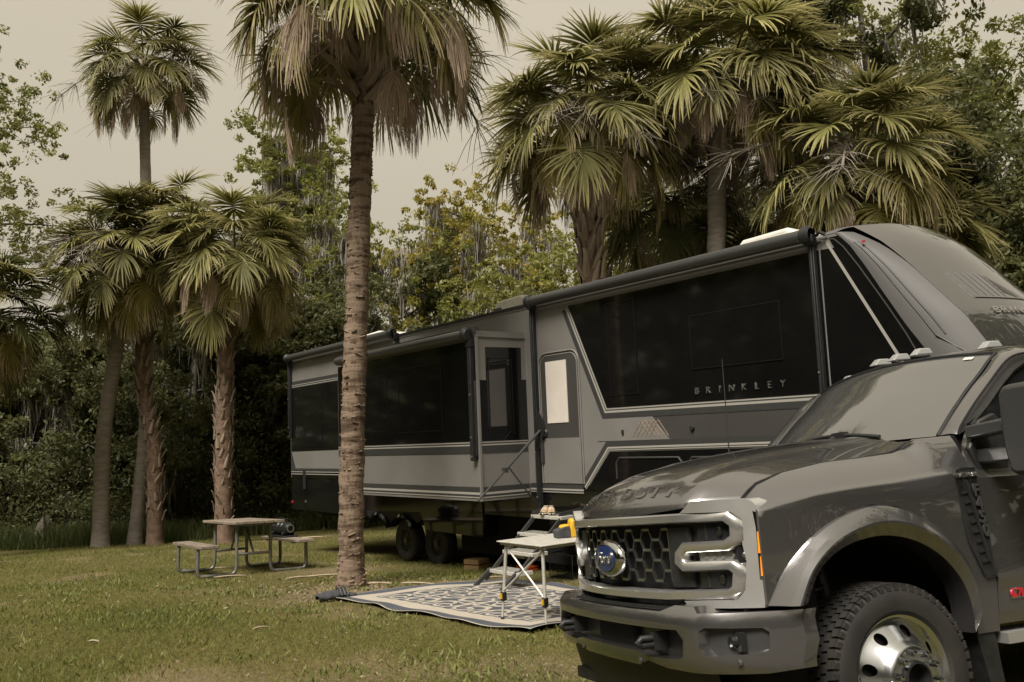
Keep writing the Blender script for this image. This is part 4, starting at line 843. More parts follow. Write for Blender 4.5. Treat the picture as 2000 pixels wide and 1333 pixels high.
def boot_mesh():
    m = MB(); P = [(.0, 0, -.16), (.05, 0, -.05), (.095, 0, .08), (.15, 0, .20), (.24, 0, .30)]; W = [.085, .075, .06, .045, .03]
    for p, w in zip(P, W): m.v += [(p[0] - .015, -w, p[2]), (p[0] + .02, -w * .4, p[2] - .008), (p[0] + .02, w * .4, p[2] - .008), (p[0] - .015, w, p[2])]
    for i in range(4): m.f += [(i * 4 + j, i * 4 + j + 1, i * 4 + 5 + j, i * 4 + 4 + j) for j in range(3)] + [(i * 4 + 3, i * 4, i * 4 + 4, i * 4 + 7)]
    m.f.append((16, 17, 18, 19)); o = m.build('tmp', M['boot'], smooth=0); me = o.data; bpy.data.objects.remove(o); return me
BOOT = boot_mesh()
def cr(P, n):
    return [Vector(q) for q in sm([tuple(p) for p in P], n)]
def palm(label, path, r0, r1, nf=38, scale=1., bark='bark_palm', boots=None, dead=5, yellow=.25, dark=0., seed=0, stalks=3, rough=.012, bs=1., dels=(-40, -20, 0), lo=-62, hi=80, skirt=0, group='palms'):
    """path: world points from foot to crown"""
    rg = random.Random(seed); P = [Vector(p) for p in path]; base = P[0].copy(); t = thing('palm_tree', label, 'palm', base, group=group)
    Q = cr([p - base for p in P], 110 if scale > .95 and boots is None else 60); n = 20; m = MB(); k_ = len(Q); vs = []
    for i, q in enumerate(Q):
        f = i / (k_ - 1); r = r0 + (r1 - r0) * f + .35 * r0 * math.exp(-f * 22); ring = rough * rg.uniform(-.5, .5)
        for k in range(n):
            a = 2 * math.pi * k / n; rr = r + ring + rough * (math.sin(a * 3 + i * .7) * .4 + rg.uniform(-1, 1) * .8); vs.append(q + Vector((math.cos(a) * rr, math.sin(a) * rr, rg.uniform(-.2, .2) * .03)))
    m.add(vs, [(i * n + k, i * n + (k + 1) % n, (i + 1) * n + (k + 1) % n, (i + 1) * n + k) for i in range(k_ - 1) for k in range(n)])
    trunk = m.build('trunk', M[bark], t, smooth=70)
    if boots is None and rough > .01:    # torn fibre flakes standing off the bark
        m = MB()
        for _ in range(420):
            i = rg.randrange(2, k_ - 2); f = i / (k_ - 1); a = rg.uniform(0, 6.283); r = r0 + (r1 - r0) * f + .35 * r0 * math.exp(-f * 22); c = Q[i] + Vector((math.cos(a), math.sin(a), 0)) * (r - .004)
            m.box(c, (rg.uniform(.012, .04), rg.uniform(.03, .11), rg.uniform(.01, .025)), Euler((rg.uniform(-.5, .5), rg.uniform(-.7, .7), a)).to_matrix())
        fo = m.build('bark_flakes', M[bark], trunk, kind='stuff')
    def tw(f):
        x = f * (k_ - 1); i = min(int(x), k_ - 2); return Q[i].lerp(Q[i + 1], x - i), r0 + (r1 - r0) * f
    if boots:
        f0, f1, nb = boots
        for k in range(nb):
            f = f0 + (f1 - f0) * (k + .5) / nb; a = k * 2.39996 + rg.uniform(-.2, .2); c, r = tw(f); s = bs * rg.uniform(.85, 1.35) * (r1 / .17) * (.8 + .5 * f)
            mkobj('leaf_base', BOOT, None, t, c + Vector((math.cos(a), math.sin(a), 0)) * (r * (.8 if bs > .9 else .92)), (rg.uniform(-.45, .45), rg.uniform(-.25, .3) - (0 if bs > .9 else .22), a), s)
    crown = Q[-1]
    nf = int(nf * (1.75 if base.x > 0 else 1.5)); dead = int(dead * 1.35)
    for k in range(nf):
        f = (k + .5) / nf; a = k * 2.39996 + rg.uniform(-.25, .25); el = hi + (lo - hi) * f ** .92 + rg.uniform(-7, 7); elq = min((80, 60, 40, 20, 0, -20, -40, -60), key=lambda z: abs(z - el))
        if k >= nf - dead: dd, mm, elq = 1.0, 'frond_dead', rg.choice(dels)
        elif f > .9 - yellow and rg.random() < .7: dd, mm = .35, 'frond_yellow'
        else: dd, mm = .0, ('frond_dark' if rg.random() < dark else 'frond_green')
        s = scale * rg.uniform(.88, 1.12); me = frond(elq, rg.randrange(4), dd, mm)
        mkobj('frond', me, None, t, crown + Vector((math.cos(a) * .10, math.sin(a) * .10, -.55 * f + .15)), (rg.uniform(-.16, .16), rg.uniform(-.12, .12), a), s)
    for k in range(stalks):
        a = rg.uniform(0, 6.28); mkobj('flower_cluster', STALK[k % 2], None, t, crown + Vector((0, 0, .05)), (rg.uniform(-.2, .2), rg.uniform(-.5, .1), a), scale * rg.uniform(1.1, 1.6))
    if skirt:     # short stubs of old stalks under the crown
        for k in range(skirt):
            a = k * 2.39996; c, r = tw(1 - .12 * rg.random()); mkobj('leaf_base', BOOT, None, t, c + Vector((math.cos(a), math.sin(a), 0)) * r * .7, (rg.uniform(-.3, .3), rg.uniform(.0, .5), a), rg.uniform(1.2, 2.0) * scale)
    return t
def pp(pix, Y, foot=None):
    """trunk line through photo pixels at distance Y, standing on the ground"""
    P = [at(x, y, Y) for x, y in pix]; f = P[0].copy(); f.z = gz(f.x, f.y) - .05
    return [f] + P[1:]
palm('big foreground palm with brown fibrous trunk standing beside the patterned rug', pp([(686, 1152), (686, 1000), (690, 800), (697, 600), (703, 400), (708, 260), (715, 28)], 12.0), .170, .150, 44, 1.14, 'bark_palm', dead=17, dels=(-20, 0, 20), yellow=.7, dark=.6, seed=3, stalks=4, rough=.012, skirt=34, lo=-48, hi=70)
palm('tallest thin palm of the far left group, small crown high against the sky', pp([(262, 1062), (282, 850), (290, 600), (284, 330), (281, 140)], 25.5), .19, .145, 32, 1.1, 'bark_grey', dead=10, yellow=.3, seed=5, stalks=6, rough=.008, skirt=14)
palm('far left palm with smooth leaning grey trunk', pp([(196, 1063), (203, 850), (232, 650), (246, 500)], 24.6), .22, .175, 36, 1.16, 'bark_grey', dead=3, yellow=.2, seed=8, stalks=2, rough=.008)
palm('far left palm whose trunk bristles with old leaf stubs, right of the smooth leaning one', pp([(302, 1063), (300, 880), (278, 700), (315, 455)], 25.2), .21, .18, 36, 1.12, 'bark_boot', boots=(.12, .9, 120), bs=.62, dead=3, yellow=.2, dark=.3, seed=13, stalks=3)
palm('palm with red-brown rough trunk behind the picnic table', pp([(437, 1046), (436, 880), (440, 720), (458, 500)], 24.0), .235, .20, 42, 1.16, 'bark_boot', boots=(.06, .92, 120), bs=.5, dead=9, yellow=.4, seed=21, stalks=5)
palm('palm half cut off by the left edge, low drooping green fans', pp([(-60, 1075), (-58, 800), (-50, 610)], 22.0), .22, .18, 34, 1.12, 'bark_boot', dead=3, yellow=.3, dark=.5, seed=24, stalks=1)
palm('palm with dark scaly trunk rising behind the trailer next to its entry door', pp([(1175, 1000), (1165, 700), (1155, 500), (1143, 380), (1140, 235)], 16.2), .20, .2, 42, 1.08, 'bark_boot', boots=(.42, .93, 95), bs=.72, dead=12, yellow=.35, seed=31, stalks=7)
palm('large palm with crossed brown leaf stubs right behind the trailer awning', pp([(1398, 1000), (1400, 700), (1400, 450), (1402, 330), (1420, 170)], 16.4), .17, .19, 46, 1.16, 'bark_grey', boots=(.80, .97, 44), dead=20, dels=(-20, 0, 0), yellow=.35, seed=37, stalks=5)
palm('palm with pale yellow-green fans over the trailer nose', pp([(1640, 1000), (1650, 600), (1668, 330)], 15.4), .2, .18, 38, 1.08, 'bark_boot', dead=3, yellow=.5, seed=41, stalks=2)
palm('short palm with dark drooping fans between the two big palms behind the awning', pp([(1330, 1000), (1320, 600), (1312, 400)], 18.5), .18, .17, 26, 1.0, 'bark_boot', dead=4, yellow=.3, dark=.7, seed=47, stalks=0, hi=50)
palm('low palm with brown tipped fans touching the trailer nose roof', pp([(1745, 1000), (1745, 600), (1745, 468)], 16.2), .18, .17, 26, 1.0, 'bark_boot', dead=6, yellow=.6, seed=53, stalks=0, hi=45)
palm('low palm with yellowed fans above the rear of the awning roll, behind the roof unit', pp([(1570, 1000), (1570, 700), (1575, 455)], 17.6), .18, .17, 24, .98, 'bark_boot', dead=7, yellow=.6, seed=59, stalks=0, hi=40)
palm('dark palm at the right edge in front of the oak wood', pp([(1960, 1000), (1965, 700), (1968, 430)], 22.0), .2, .18, 26, 1.0, 'bark_boot', dead=8, yellow=.4, dark=.8, seed=61, stalks=0, hi=50)

# ---- broadleaf trees: limbs, leaves spread through clumps, hanging moss
mat('leaf_oak', (.095, .105, .040), .55, col2=(.16, .16, .058), nscale=.9, trans=.45, lo=.35, hi=.68)
mat('leaf_dark', (.080, .090, .034), .6, col2=(.145, .148, .052), nscale=.8, trans=.42)
mat('leaf_bright', (.24, .225, .045), .55, col2=(.38, .31, .06), nscale=.6, trans=.45)
mat('leaf_lime', (.16, .175, .040), .55, col2=(.26, .255, .06), nscale=.7, trans=.45)
mat('moss', (.27, .25, .205), 1.0, col2=(.40, .37, .31), nscale=2.0, trans=.25)
def leafcloud(C, size, per, rg, flat=.55, asp=.5):
    """C: (n,4) clump centres and radii -> quads"""
    C = np.asarray(C); n = len(C) * per; c = np.repeat(C, per, 0); d = rg.normal(size=(n, 3)); d /= np.linalg.norm(d, axis=1)[:, None]
    r = rg.random(n) ** .45; P = c[:, :3] + d * (c[:, 3] * r)[:, None] * np.array([1, 1, .75]); s = size * rg.uniform(.55, 1.35, n)
    u = rg.normal(size=(n, 3)); u /= np.linalg.norm(u, axis=1)[:, None]; v = rg.normal(size=(n, 3)); v[:, 2] *= flat; v -= u * (u * v).sum(1)[:, None]; v /= np.linalg.norm(v, axis=1)[:, None]
    a = u * s[:, None]; b = v * (s * asp)[:, None]
    V = np.stack([P - a, P + b * .9 - a * .1, P + a, P - b * .9 - a * .1], 1).reshape(-1, 3); F = np.arange(4 * n).reshape(-1, 4); return V, F
def mosscloud(S, rg, per=16, wid=.042):
    """S: (n,4) hanging points and lengths"""
    S = np.asarray(S); n = len(S) * per; c = np.repeat(S, per, 0); P = c[:, :3] + rg.normal(0, .16, (n, 3)) * np.array([1, 1, .35]); L_ = c[:, 3] * rg.uniform(.35, 1.1, n)
    a = rg.uniform(0, 6.283, n); D = np.stack([np.cos(a), np.sin(a), np.zeros(n)], 1); seg = 4; rows = []
    ph = rg.normal(0, .09, (n, 3)); ph[:, 2] = 0; k2 = rg.normal(0, .10, (n, 3)); k2[:, 2] = 0
    for j in range(seg + 1):
        t = j / seg; w = wid * (.35 + 1.3 * t * (1 - t) * 2) * (1 - .75 * t); q = P - np.array([0, 0, 1.]) * (L_ * t)[:, None] + ph * math.sin(t * 5) + k2 * t; rows += [q - D * w, q + D * w]
    V = np.stack(rows, 1).reshape(-1, 3); k = 2 * (seg + 1); b = (np.arange(n) * k)[:, None]; F = np.concatenate([np.stack([b[:, 0] + 2 * j, b[:, 0] + 2 * j + 1, b[:, 0] + 2 * j + 3, b[:, 0] + 2 * j + 2], 1) for j in range(seg)]); return V, F
def tree(label, name, foot, height, spread, leaf, n_limb=9, clump=.9, nclump=5, per=150, size=.14, moss=0, mlen=1.2, seed=0, r=.22, lean=(0, 0), low=.35, bark='bark_oak', cat='tree', group='broadleaf trees', sub=3, flatten=1.0):
    rg = np.random.default_rng(seed); f = Vector((foot[0], foot[1], gz(foot[0], foot[1]) - .1)); t = thing(name, label, cat, f, group=group); m = MB()
    top = Vector((lean[0], lean[1], height * .92)); ax = [Vector((0, 0, 0))]
    for i in range(1, 7): ax.append(top * (i / 6) + Vector((rg.normal(0, .03), rg.normal(0, .03), 0)) * height * (.5 if i < 6 else .8))
    rad = [r * (1 - .85 * (i / 6)) * (1.5 if i == 0 else 1) for i in range(7)]; m.tube(ax, rad, 9)
    C, S = [], []; airy = leaf in ('leaf_bright', 'leaf_lime'); sub = 9 if airy else sub
    for k in range(n_limb):
        fz = low + (1 - low) * (k + .5) / n_limb; x = fz * 6; i = min(int(x), 5); p = ax[i].lerp(ax[i + 1], x - i); a = k * 2.39996 + rg.normal(0, .4)
        ln = spread * (1.05 - .55 * max(0, (fz - .45) / .55) ** 1.5) * rg.uniform(.75, 1.15); d = Vector((math.cos(a), math.sin(a), rg.uniform(.05, .55) * flatten)); br = [p]
        for j in range(1, 5): br.append(br[-1] + (d + Vector((0, 0, -.04 * j)) + Vector(rg.normal(0, .13, 3))) * ln / 4)
        rr = r * .42 * (1 - .5 * fz); m.tube(br, [rr, rr * .75, rr * .5, rr * .3, rr * .12], 6)
        for q in range(nclump):
            tq = .35 + .7 * (q + rg.random()) / nclump; xx = min(tq, 1) * 4; ii = min(int(xx), 3); b0 = br[ii].lerp(br[ii + 1], xx - ii); c = b0 + Vector(rg.normal(0, .32, 3)) * clump * 1.2; cr_ = clump * rg.uniform(.55, 1.15); C.append((*c, cr_ * (.5 if airy else 1)))
            m.tube([b0, b0.lerp(c, .6) + Vector(rg.normal(0, .1, 3)), c + (c - b0) * .4], [rr * .22, rr * .14, .006], 4, False)
            for _ in range(sub): C.append((*(c + Vector(rg.normal(0, 1.0 if airy else .6, 3)) * clump * (1.15 if airy else 1)), cr_ * rg.uniform(.3, .6)))
        for q in range(moss):
            xx = rg.uniform(.8, 4); ii = min(int(xx), 3); S.append((*(br[ii].lerp(br[ii + 1], xx - ii) + Vector(rg.normal(0, .1, 3))), mlen * rg.uniform(.4, 1.25)))
    m.build('trunk', M[bark], t, smooth=60)
    V, F = leafcloud(C, size * .62, int(per * (.6 if airy else 1.55)), rg); mkobj('crown', npmesh('crown', V, F), M[leaf], t)
    if S:
        V, F = mosscloud(S, rg); o = mkobj('hanging_moss', npmesh('hanging_moss', V, F), M['moss'], t); o['kind'] = 'stuff'
    return t
def tpx(x, Y): p = at(x, 900, Y); return (p.x, p.y)
G = 'broadleaf trees behind the campsite'
# right: tall dark oaks
tree('tall dark oak crown filling the upper right corner beside the palms', 'oak_tree', tpx(1560, 27), 17.5, 5.5, 'leaf_oak', 13, 1.1, 5, 120, .15, 3, 1.3, 71, .32, low=.3, group=G)
tree('grey-barked oak with forked trunk high above the trailer nose', 'oak_tree', tpx(1760, 25), 18, 5.5, 'leaf_oak', 14, 1.05, 5, 130, .14, 4, 1.6, 72, .36, low=.22, group=G)
tree('bright yellow-green tree at the top right edge', 'maple_tree', tpx(1985, 27), 15.5, 4.5, 'leaf_lime', 13, 1.1, 5, 130, .15, 0, 1, 73, .26, low=.25, group=G)
tree('dense dark oak whose low crown hangs at the right edge above the truck', 'oak_tree', tpx(2010, 21), 9.5, 4.2, 'leaf_dark', 14, 1.15, 6, 150, .13, 3, 1.0, 74, .25, low=.15, group=G)
tree('dark bushy oak between the yellow palm and the right edge', 'oak_tree', tpx(1870, 20.5), 9, 3.2, 'leaf_oak', 12, 1.0, 6, 150, .12, 2, 1.0, 75, .2, low=.15, group=G)
tree('shaded oak behind the trailer under the large palm', 'oak_tree', tpx(1500, 24), 8.2, 3.6, 'leaf_dark', 11, 1.0, 5, 120, .13, 3, 1.0, 76, .2, low=.15, group=G)
tree('thin yellow-budded tree showing above the two right palms', 'maple_tree', tpx(1330, 33), 19.2, 4.2, 'leaf_bright', 12, .75, 4, 60, .15, 1, 1.0, 77, .22, low=.45, group=G, sub=4)
# centre: sparse yellow-green trees hung with moss
tree('sparse yellow-green tree with long moss in the gap right of the main palm trunk', 'cypress_tree', tpx(960, 34), 13.7, 3.4, 'leaf_bright', 13, .62, 5, 55, .15, 11, 2.2, 81, .24, low=.25, lean=(-1.0, 0), group=G, sub=4)
tree('bare-topped pale tree with few yellow leaves left of the dark scaly palm', 'cypress_tree', tpx(1060, 36), 13.6, 2.4, 'leaf_bright', 12, .5, 4, 40, .14, 7, 1.8, 82, .2, low=.25, group=G, sub=4, flatten=1.8)
tree('yellow-green moss-hung tree just right of the main palm trunk', 'cypress_tree', tpx(870, 37), 13.4, 3.0, 'leaf_lime', 12, .75, 5, 70, .15, 8, 2.0, 83, .22, low=.2, group=G, sub=4)
tree('round dark green oak behind the rear roof of the trailer', 'oak_tree', tpx(775, 33), 10.4, 3.4, 'leaf_oak', 11, .85, 5, 90, .15, 5, 1.6, 84, .28, low=.2, group=G)
tree('green oak with grey moss beards above the middle roof unit', 'oak_tree', tpx(1000, 30), 9.0, 3.0, 'leaf_lime', 10, .75, 5, 70, .14, 9, 1.6, 85, .26, low=.2, group=G)
tree('tall flat-topped cypress carrying a thick curtain of grey moss left of the main palm', 'cypress_tree', tpx(585, 38), 19.0, 2.7, 'leaf_lime', 10, .75, 5, 85, .16, 34, 2.6, 86, .3, low=.55, group=G, flatten=.4, sub=3)
tree('mossy dark tree directly behind the main palm trunk', 'cypress_tree', tpx(665, 36), 14.4, 2.6, 'leaf_lime', 12, .7, 5, 60, .15, 14, 2.2, 87, .26, low=.2, group=G)
tree('yellowish low tree between the dark scaly palm and the awning', 'maple_tree', tpx(1225, 27), 9.8, 2.6, 'leaf_lime', 11, .8, 5, 70, .14, 3, 1.2, 88, .18, low=.15, group=G, sub=4)
# left
tree('light green branch reaching in from the left edge against the sky', 'maple_tree', tpx(-150, 23), 15.4, 3.6, 'leaf_lime', 14, .55, 5, 60, .10, 0, 1, 91, .24, low=.5, group=G, sub=4)
for i, (x, Y, h, lf, lb) in enumerate(((-40, 36, 8.5, 'leaf_dark', 'dark tree in the wood behind the palm at the left edge'), (95, 33, 7.0, 'leaf_oak', 'low wood-edge tree left of the smooth leaning palm'), (200, 38, 9.8, 'leaf_dark', 'dark tree filling the gap behind the smooth leaning palm'), (345, 32, 9.0, 'leaf_dark', 'dark leaning tree trailing moss between the left palms and the picnic table'),
        (415, 37, 9.2, 'leaf_oak', 'wood-edge tree behind the palm with red-brown trunk'), (520, 33, 8.6, 'leaf_oak', 'mossy tree in the wood just left of the trailer rear'), (590, 40, 9.5, 'leaf_dark', 'shaded tree behind the rear corner of the trailer'))):
    tree(lb, 'oak_tree', tpx(x, Y), h, 3.8, lf, 14, 1.15, 6, 130, .16, 9, 2.0, 100 + i, .24, lean=(1.2 if i == 3 else 0, 0), low=.06, group=G)
tree('grey straight trunk standing behind the rear end of the trailer', 'oak_tree', tpx(622, 31), 8, 2.6, 'leaf_oak', 9, 1.0, 5, 110, .15, 5, 1.6, 120, .25, low=.5, group=G)
# ---- understorey and far wood: nobody could count these
def mass(name, label, boxes, per, size, leaf, seed, asp=.5):
    rg = np.random.default_rng(seed); C = []
    for x0, x1, y0, y1, h0, h1, n in boxes:
        for _ in range(n):
            x, y = rg.uniform(x0, x1), rg.uniform(y0, y1); C.append((x, y, gz(x, y) + rg.uniform(h0, h1), rg.uniform(.5, 1.3) * (1.0 if size < .2 else size * 7)))
    V, F = leafcloud(C, size, per, rg, asp=asp); o = mkobj(name, npmesh(name, V, F), M[leaf]); prop(o, label, 'bushes', kind='stuff')
mass('undergrowth', 'dark tangled undergrowth at the edge of the wood', [(-24, -3, 29, 36, 0, 3.2, 420), (-3, 14, 24, 34, 0, 3.0, 200)], 150, .065, 'leaf_dark', 5)
mass('bushes', 'lighter green bushes in front of the wood', [(-11, -7, 29.5, 31.5, 0, 1.6, 60), (-7.5, -5, 30, 33, .0, 2.6, 40), (-20, -13, 29, 31, .3, 1.4, 40), (-6, 1, 27, 30, .5, 3.2, 40)], 130, .06, 'leaf_oak', 6)
mass('bushes', 'yellow-green bushes just left of the trailer rear', [(-9.6, -7.6, 31, 33, .2, 4.5, 40), (-4, 2, 32, 36, .5, 4, 50)], 80, .075, 'leaf_lime', 16)
mass('far_wood', 'far off wood closing the view behind the trees', [(-46, -6, 44, 56, 0, 7.5, 520), (-6, 6, 46, 56, 0, 5.0, 140), (6, 40, 38, 52, 0, 7.0, 460)], 60, .2, 'leaf_oak', 7)
mass('far_wood', 'wood behind and beside the camera', [(-46, -22, -30, 26, 0, 12, 700), (-56, -27, 18, 42, 0, 12, 260), (-34, 34, -44, -30, 0, 13, 900), (24, 40, -30, 30, 0, 12, 400), (15, 26, -16, 8, 3, 17, 330), (-24, -13, -18, -5, 5, 17, 260)], 34, .5, 'leaf_dark', 8, .7)
# ================================================================== CAMP FURNITURE
mat('old_wood', (.14, .11, .08), .85, col2=(.235, .19, .145), nscale=3, ndet=6, bump=.35, bscale=14, stretch=(1, 9, 9), rand=.12)
mat('galv', (.20, .20, .185), .45, .6, col2=(.26, .255, .235), nscale=10)
mat('plastic_black', (.012, .012, .012), .4, coat=.2)
mat('yellow', (.62, .36, .02), .5, col2=(.55, .31, .02), nscale=8)
mat('orange', (.62, .10, .03), .5)
mat('canvas_dark', (.032, .034, .038), .9, col2=(.05, .052, .056), nscale=30, bump=.3, bscale=70)
mat('shoe_tan', (.36, .24, .13), .8, col2=(.42, .30, .18), nscale=20)
mat('shoe_sole', (.52, .47, .39), .8)
mat('stick', (.28, .22, .15), .9, col2=(.36, .29, .20), nscale=9)
mat('wood_block', (.22, .14, .06), .8)
PA = math.atan2(.835, -.55) + 0.0
pt_o = Vector((-4.86, 15.2, 0)); pt_o.z = gz(pt_o.x, pt_o.y) + .015
pt = thing('picnic_table', 'weathered wooden picnic table with bent grey pipe frame on the lawn', 'table', pt_o, (R(1.6), R(2.4), PA))
pt.scale = (1.13,) * 3
def tp(mb, name, m, **k): return mb.build(name, M[m], pt, **k)
for i in range(5): tp(MB().bx(-.92 + .01 * (i % 2), .92 + .012 * ((i * 7) % 3), -.37 + i * .150, -.37 + i * .150 + .141, .735, .775), 'table_plank', 'old_wood', bevel=.006)
for s in (-1, 1): tp(MB().bx(-.92, .93, s * .70 - .13, s * .70 + .13, .42, .462), 'seat_plank', 'old_wood', bevel=.006)
for e in (-.62, .62):
    for s in (-1, 1):
        tp(MB().tube(sm([(e, s * .80, .42), (e, s * .80, .30), (e, s * .80, .10), (e, s * .77, .035), (e, s * .70, .022), (e, s * .40, .022), (e, s * .30, .03), (e, s * .255, .10), (e, s * .25, .30), (e, s * .25, .73)], 40), .026, 10), 'pipe_leg', 'galv', smooth=60)
        tp(MB().bx(e - .03, e + .03, s * .57, s * .83, .40, .42), 'seat_bracket', 'galv')
    tp(MB().bx(e - .02, e + .02, -.34, .34, .70, .735), 'top_bracket', 'galv'); tp(MB().tube([(e, -.25, .30), (e, .25, .30)], .02, 8), 'cross_bar', 'galv')
    tp(MB().tube([(e, 0, .30), (e * .25, 0, .71)], .018, 8), 'brace', 'galv')
# black cylinder appliance lying in its tray on the far seat
q = pt.matrix_basis @ Vector((.1, -.70, .462))
q = Vector((pt_o.x, pt_o.y, pt_o.z)) + Euler((R(1.6), R(2.4), PA)).to_matrix() @ (Vector((.18, -.70, .464)) * 1.13)
ap = thing('portable_heater', 'black ribbed cylinder on a black tray on the picnic table bench', 'appliance', q, (0, 0, PA + R(8)))
m = MB(); m.lathe([(0, -.30), (.06, -.30), (.085, -.28), (.09, -.25), (.11, -.24), (.11, -.18), (.10, -.17), (.10, -.12), (.11, -.11), (.11, -.05), (.10, -.04), (.10, .02), (.11, .03), (.11, .10), (.10, .11), (.10, .20), (.115, .21), (.115, .27), (.09, .30), (0, .30)], 24, 'x', (0, 0, .165)); m.build('drum', M['plastic_black'], ap, smooth=30)
m = MB(); m.bx(-.33, .33, -.14, .14, 0, .04); [m.bx(sx * .2 - .02, sx * .2 + .02, -.12, .12, .04, .10) for sx in (-1, 1)]; m.build('tray', M['plastic_black'], ap, bevel=.012)
MB().lathe([(.05, -.305), (.07, -.305), (.07, -.315), (.05, -.315)], 20, 'x', (0, 0, .165)).build('end_ring', M['galv'], ap)
MB().tube([(-.2, 0, .27), (-.2, 0, .33), (.2, 0, .33), (.2, 0, .27)], .012, 6).build('handle', M['plastic_black'], ap)

# rug -----------------------------------------------------------------
def rugmat():
    m = bpy.data.materials.new('rug'); m.use_nodes = True; t = m.node_tree; b = t.nodes['Principled BSDF']; l = t.links.new
    uv = N(t, 'ShaderNodeUVMap'); sp = N(t, 'ShaderNodeSeparateXYZ'); l(uv.outputs[0], sp.inputs[0])   # metres from the rug's middle
    def mth(op, a, b_=None, c=None):
        n = N(t, 'ShaderNodeMath', operation=op)
        for i, s in enumerate((a, b_, c)):
            if s is None: continue
            if isinstance(s, (int, float)): n.inputs[i].default_value = s
            else: l(s, n.inputs[i])
        return n.outputs[0]
    x, y = sp.outputs[0], sp.outputs[1]; ax, ay = mth('ABSOLUTE', x), mth('ABSOLUTE', y)
    edge = mth('MINIMUM', mth('SUBTRACT', 1.93, ax), mth('SUBTRACT', 1.34, ay))           # distance from the hem
    tx, ty = mth('PINGPONG', mth('ADD', x, 10.0), .50), mth('PINGPONG', mth('ADD', y, 10.0), .45)   # mirrored repeat
    cx = mth('SUBTRACT', tx, .25); cy = mth('SUBTRACT', ty, .225)
    rad = mth('SQRT', mth('ADD', mth('MULTIPLY', tx, tx), mth('MULTIPLY', ty, ty))); an = mth('ARCTAN2', ty, tx)
    r2 = mth('SQRT', mth('ADD', mth('MULTIPLY', cx, cx), mth('MULTIPLY', cy, cy))); a2 = mth('ARCTAN2', cy, cx)
    scroll = mth('SINE', mth('ADD', mth('MULTIPLY', r2, 34.0), mth('MULTIPLY', a2, 2.0)))
    petal = mth('SINE', mth('ADD', mth('MULTIPLY', rad, 30.0), mth('MULTIPLY', mth('SINE', mth('MULTIPLY', an, 6.0)), 2.2)))
    leafy = mth('SUBTRACT', mth('MAXIMUM', mth('MULTIPLY', scroll, .9), mth('MULTIPLY', petal, .8)), .62)
    field = mth('GREATER_THAN', leafy, 0.0)
    def step(v, e): return mth('GREATER_THAN', v, e)
    wob = mth('MULTIPLY', mth('SINE', mth('MULTIPLY', mth('ADD', x, y), 26.0)), .008)
    e2 = mth('ADD', edge, wob)
    navy_edge = mth('SUBTRACT', 1.0, step(edge, .17)); cream_band = mth('MULTIPLY', step(edge, .17), mth('SUBTRACT', 1.0, step(e2, .38)))
    hem = mth('SUBTRACT', 1.0, step(edge, .012))
    navy_line = mth('MULTIPLY', step(e2, .38), mth('SUBTRACT', 1.0, step(e2, .41)))
    dark = mth('MAXIMUM', mth('MAXIMUM', navy_edge, navy_line), mth('MULTIPLY', mth('SUBTRACT', 1.0, field), step(e2, .41)))
    dark = mth('MULTIPLY', dark, mth('SUBTRACT', 1.0, hem))
    nz = N(t, 'ShaderNodeTexNoise'); nz.inputs['Scale'].default_value = 5; nz.inputs['Detail'].default_value = 6; l(uv.outputs[0], nz.inputs['Vector'])
    def two(a, c):
        k = N(t, 'ShaderNodeMix', data_type='RGBA'); k.inputs[6].default_value = (*a, 1); k.inputs[7].default_value = (*c, 1); l(nz.outputs['Fac'], k.inputs[0]); return k.outputs[2]
    k = N(t, 'ShaderNodeMix', data_type='RGBA'); l(dark, k.inputs[0]); l(two((.42, .375, .31), (.33, .29, .235)), k.inputs[6]); l(two((.050, .058, .072), (.075, .08, .092)), k.inputs[7]); l(k.outputs[2], b.inputs['Base Color']); b.inputs['Roughness'].default_value = .75
    br = N(t, 'ShaderNodeTexWave'); br.inputs['Scale'].default_value = 60; l(uv.outputs[0], br.inputs['Vector']); bp = N(t, 'ShaderNodeBump'); bp.inputs['Strength'].default_value = .15; bp.inputs['Distance'].default_value = .004; l(br.outputs['Fac'], bp.inputs['Height']); l(bp.outputs[0], b.inputs['Normal'])
    M['rug'] = m
rugmat()
RUGC = Vector((-2.35, 10.87, 0)) + TX * 1.93 + TY * 1.34
def rug():
    o_ = thing_mesh = None; nx, ny = 96, 66; V, UV = [], []
    for i in range(nx + 1):
        for j in range(ny + 1):
            a, b = -1.93 + 3.86 * i / nx, -1.34 + 2.68 * j / ny; ex, ey = abs(a) / 1.93, abs(b) / 1.34
            wv = .018 * (max(ex ** 10, ey ** 10)) * (1 + math.sin(a * 7.1 + 1) * math.cos(b * 5.3)) + .008 * math.sin(a * 2.3) * math.sin(b * 3 + 1)
            p = RUGC + TX * (a + .03 * math.sin(b * 3.1 + 1) * ex ** 6) + TY * (b + .045 * math.sin(a * 4.2) * ey ** 6 * (1 if b < 0 else .5)); V.append((p.x, p.y, gz(p.x, p.y) + .022 + max(-.008, wv))); UV.append((a, b))
    F = [(i * (ny + 1) + j, (i + 1) * (ny + 1) + j, (i + 1) * (ny + 1) + j + 1, i * (ny + 1) + j + 1) for i in range(nx) for j in range(ny)]
    o = mkobj('outdoor_rug', npmesh('outdoor_rug', V, F, UV, True), M['rug']); s = o.modifiers.new('thick', 'SOLIDIFY'); s.thickness = .006
    prop(o, 'large navy and cream patterned outdoor rug on the grass by the steps', 'rug')
rug()
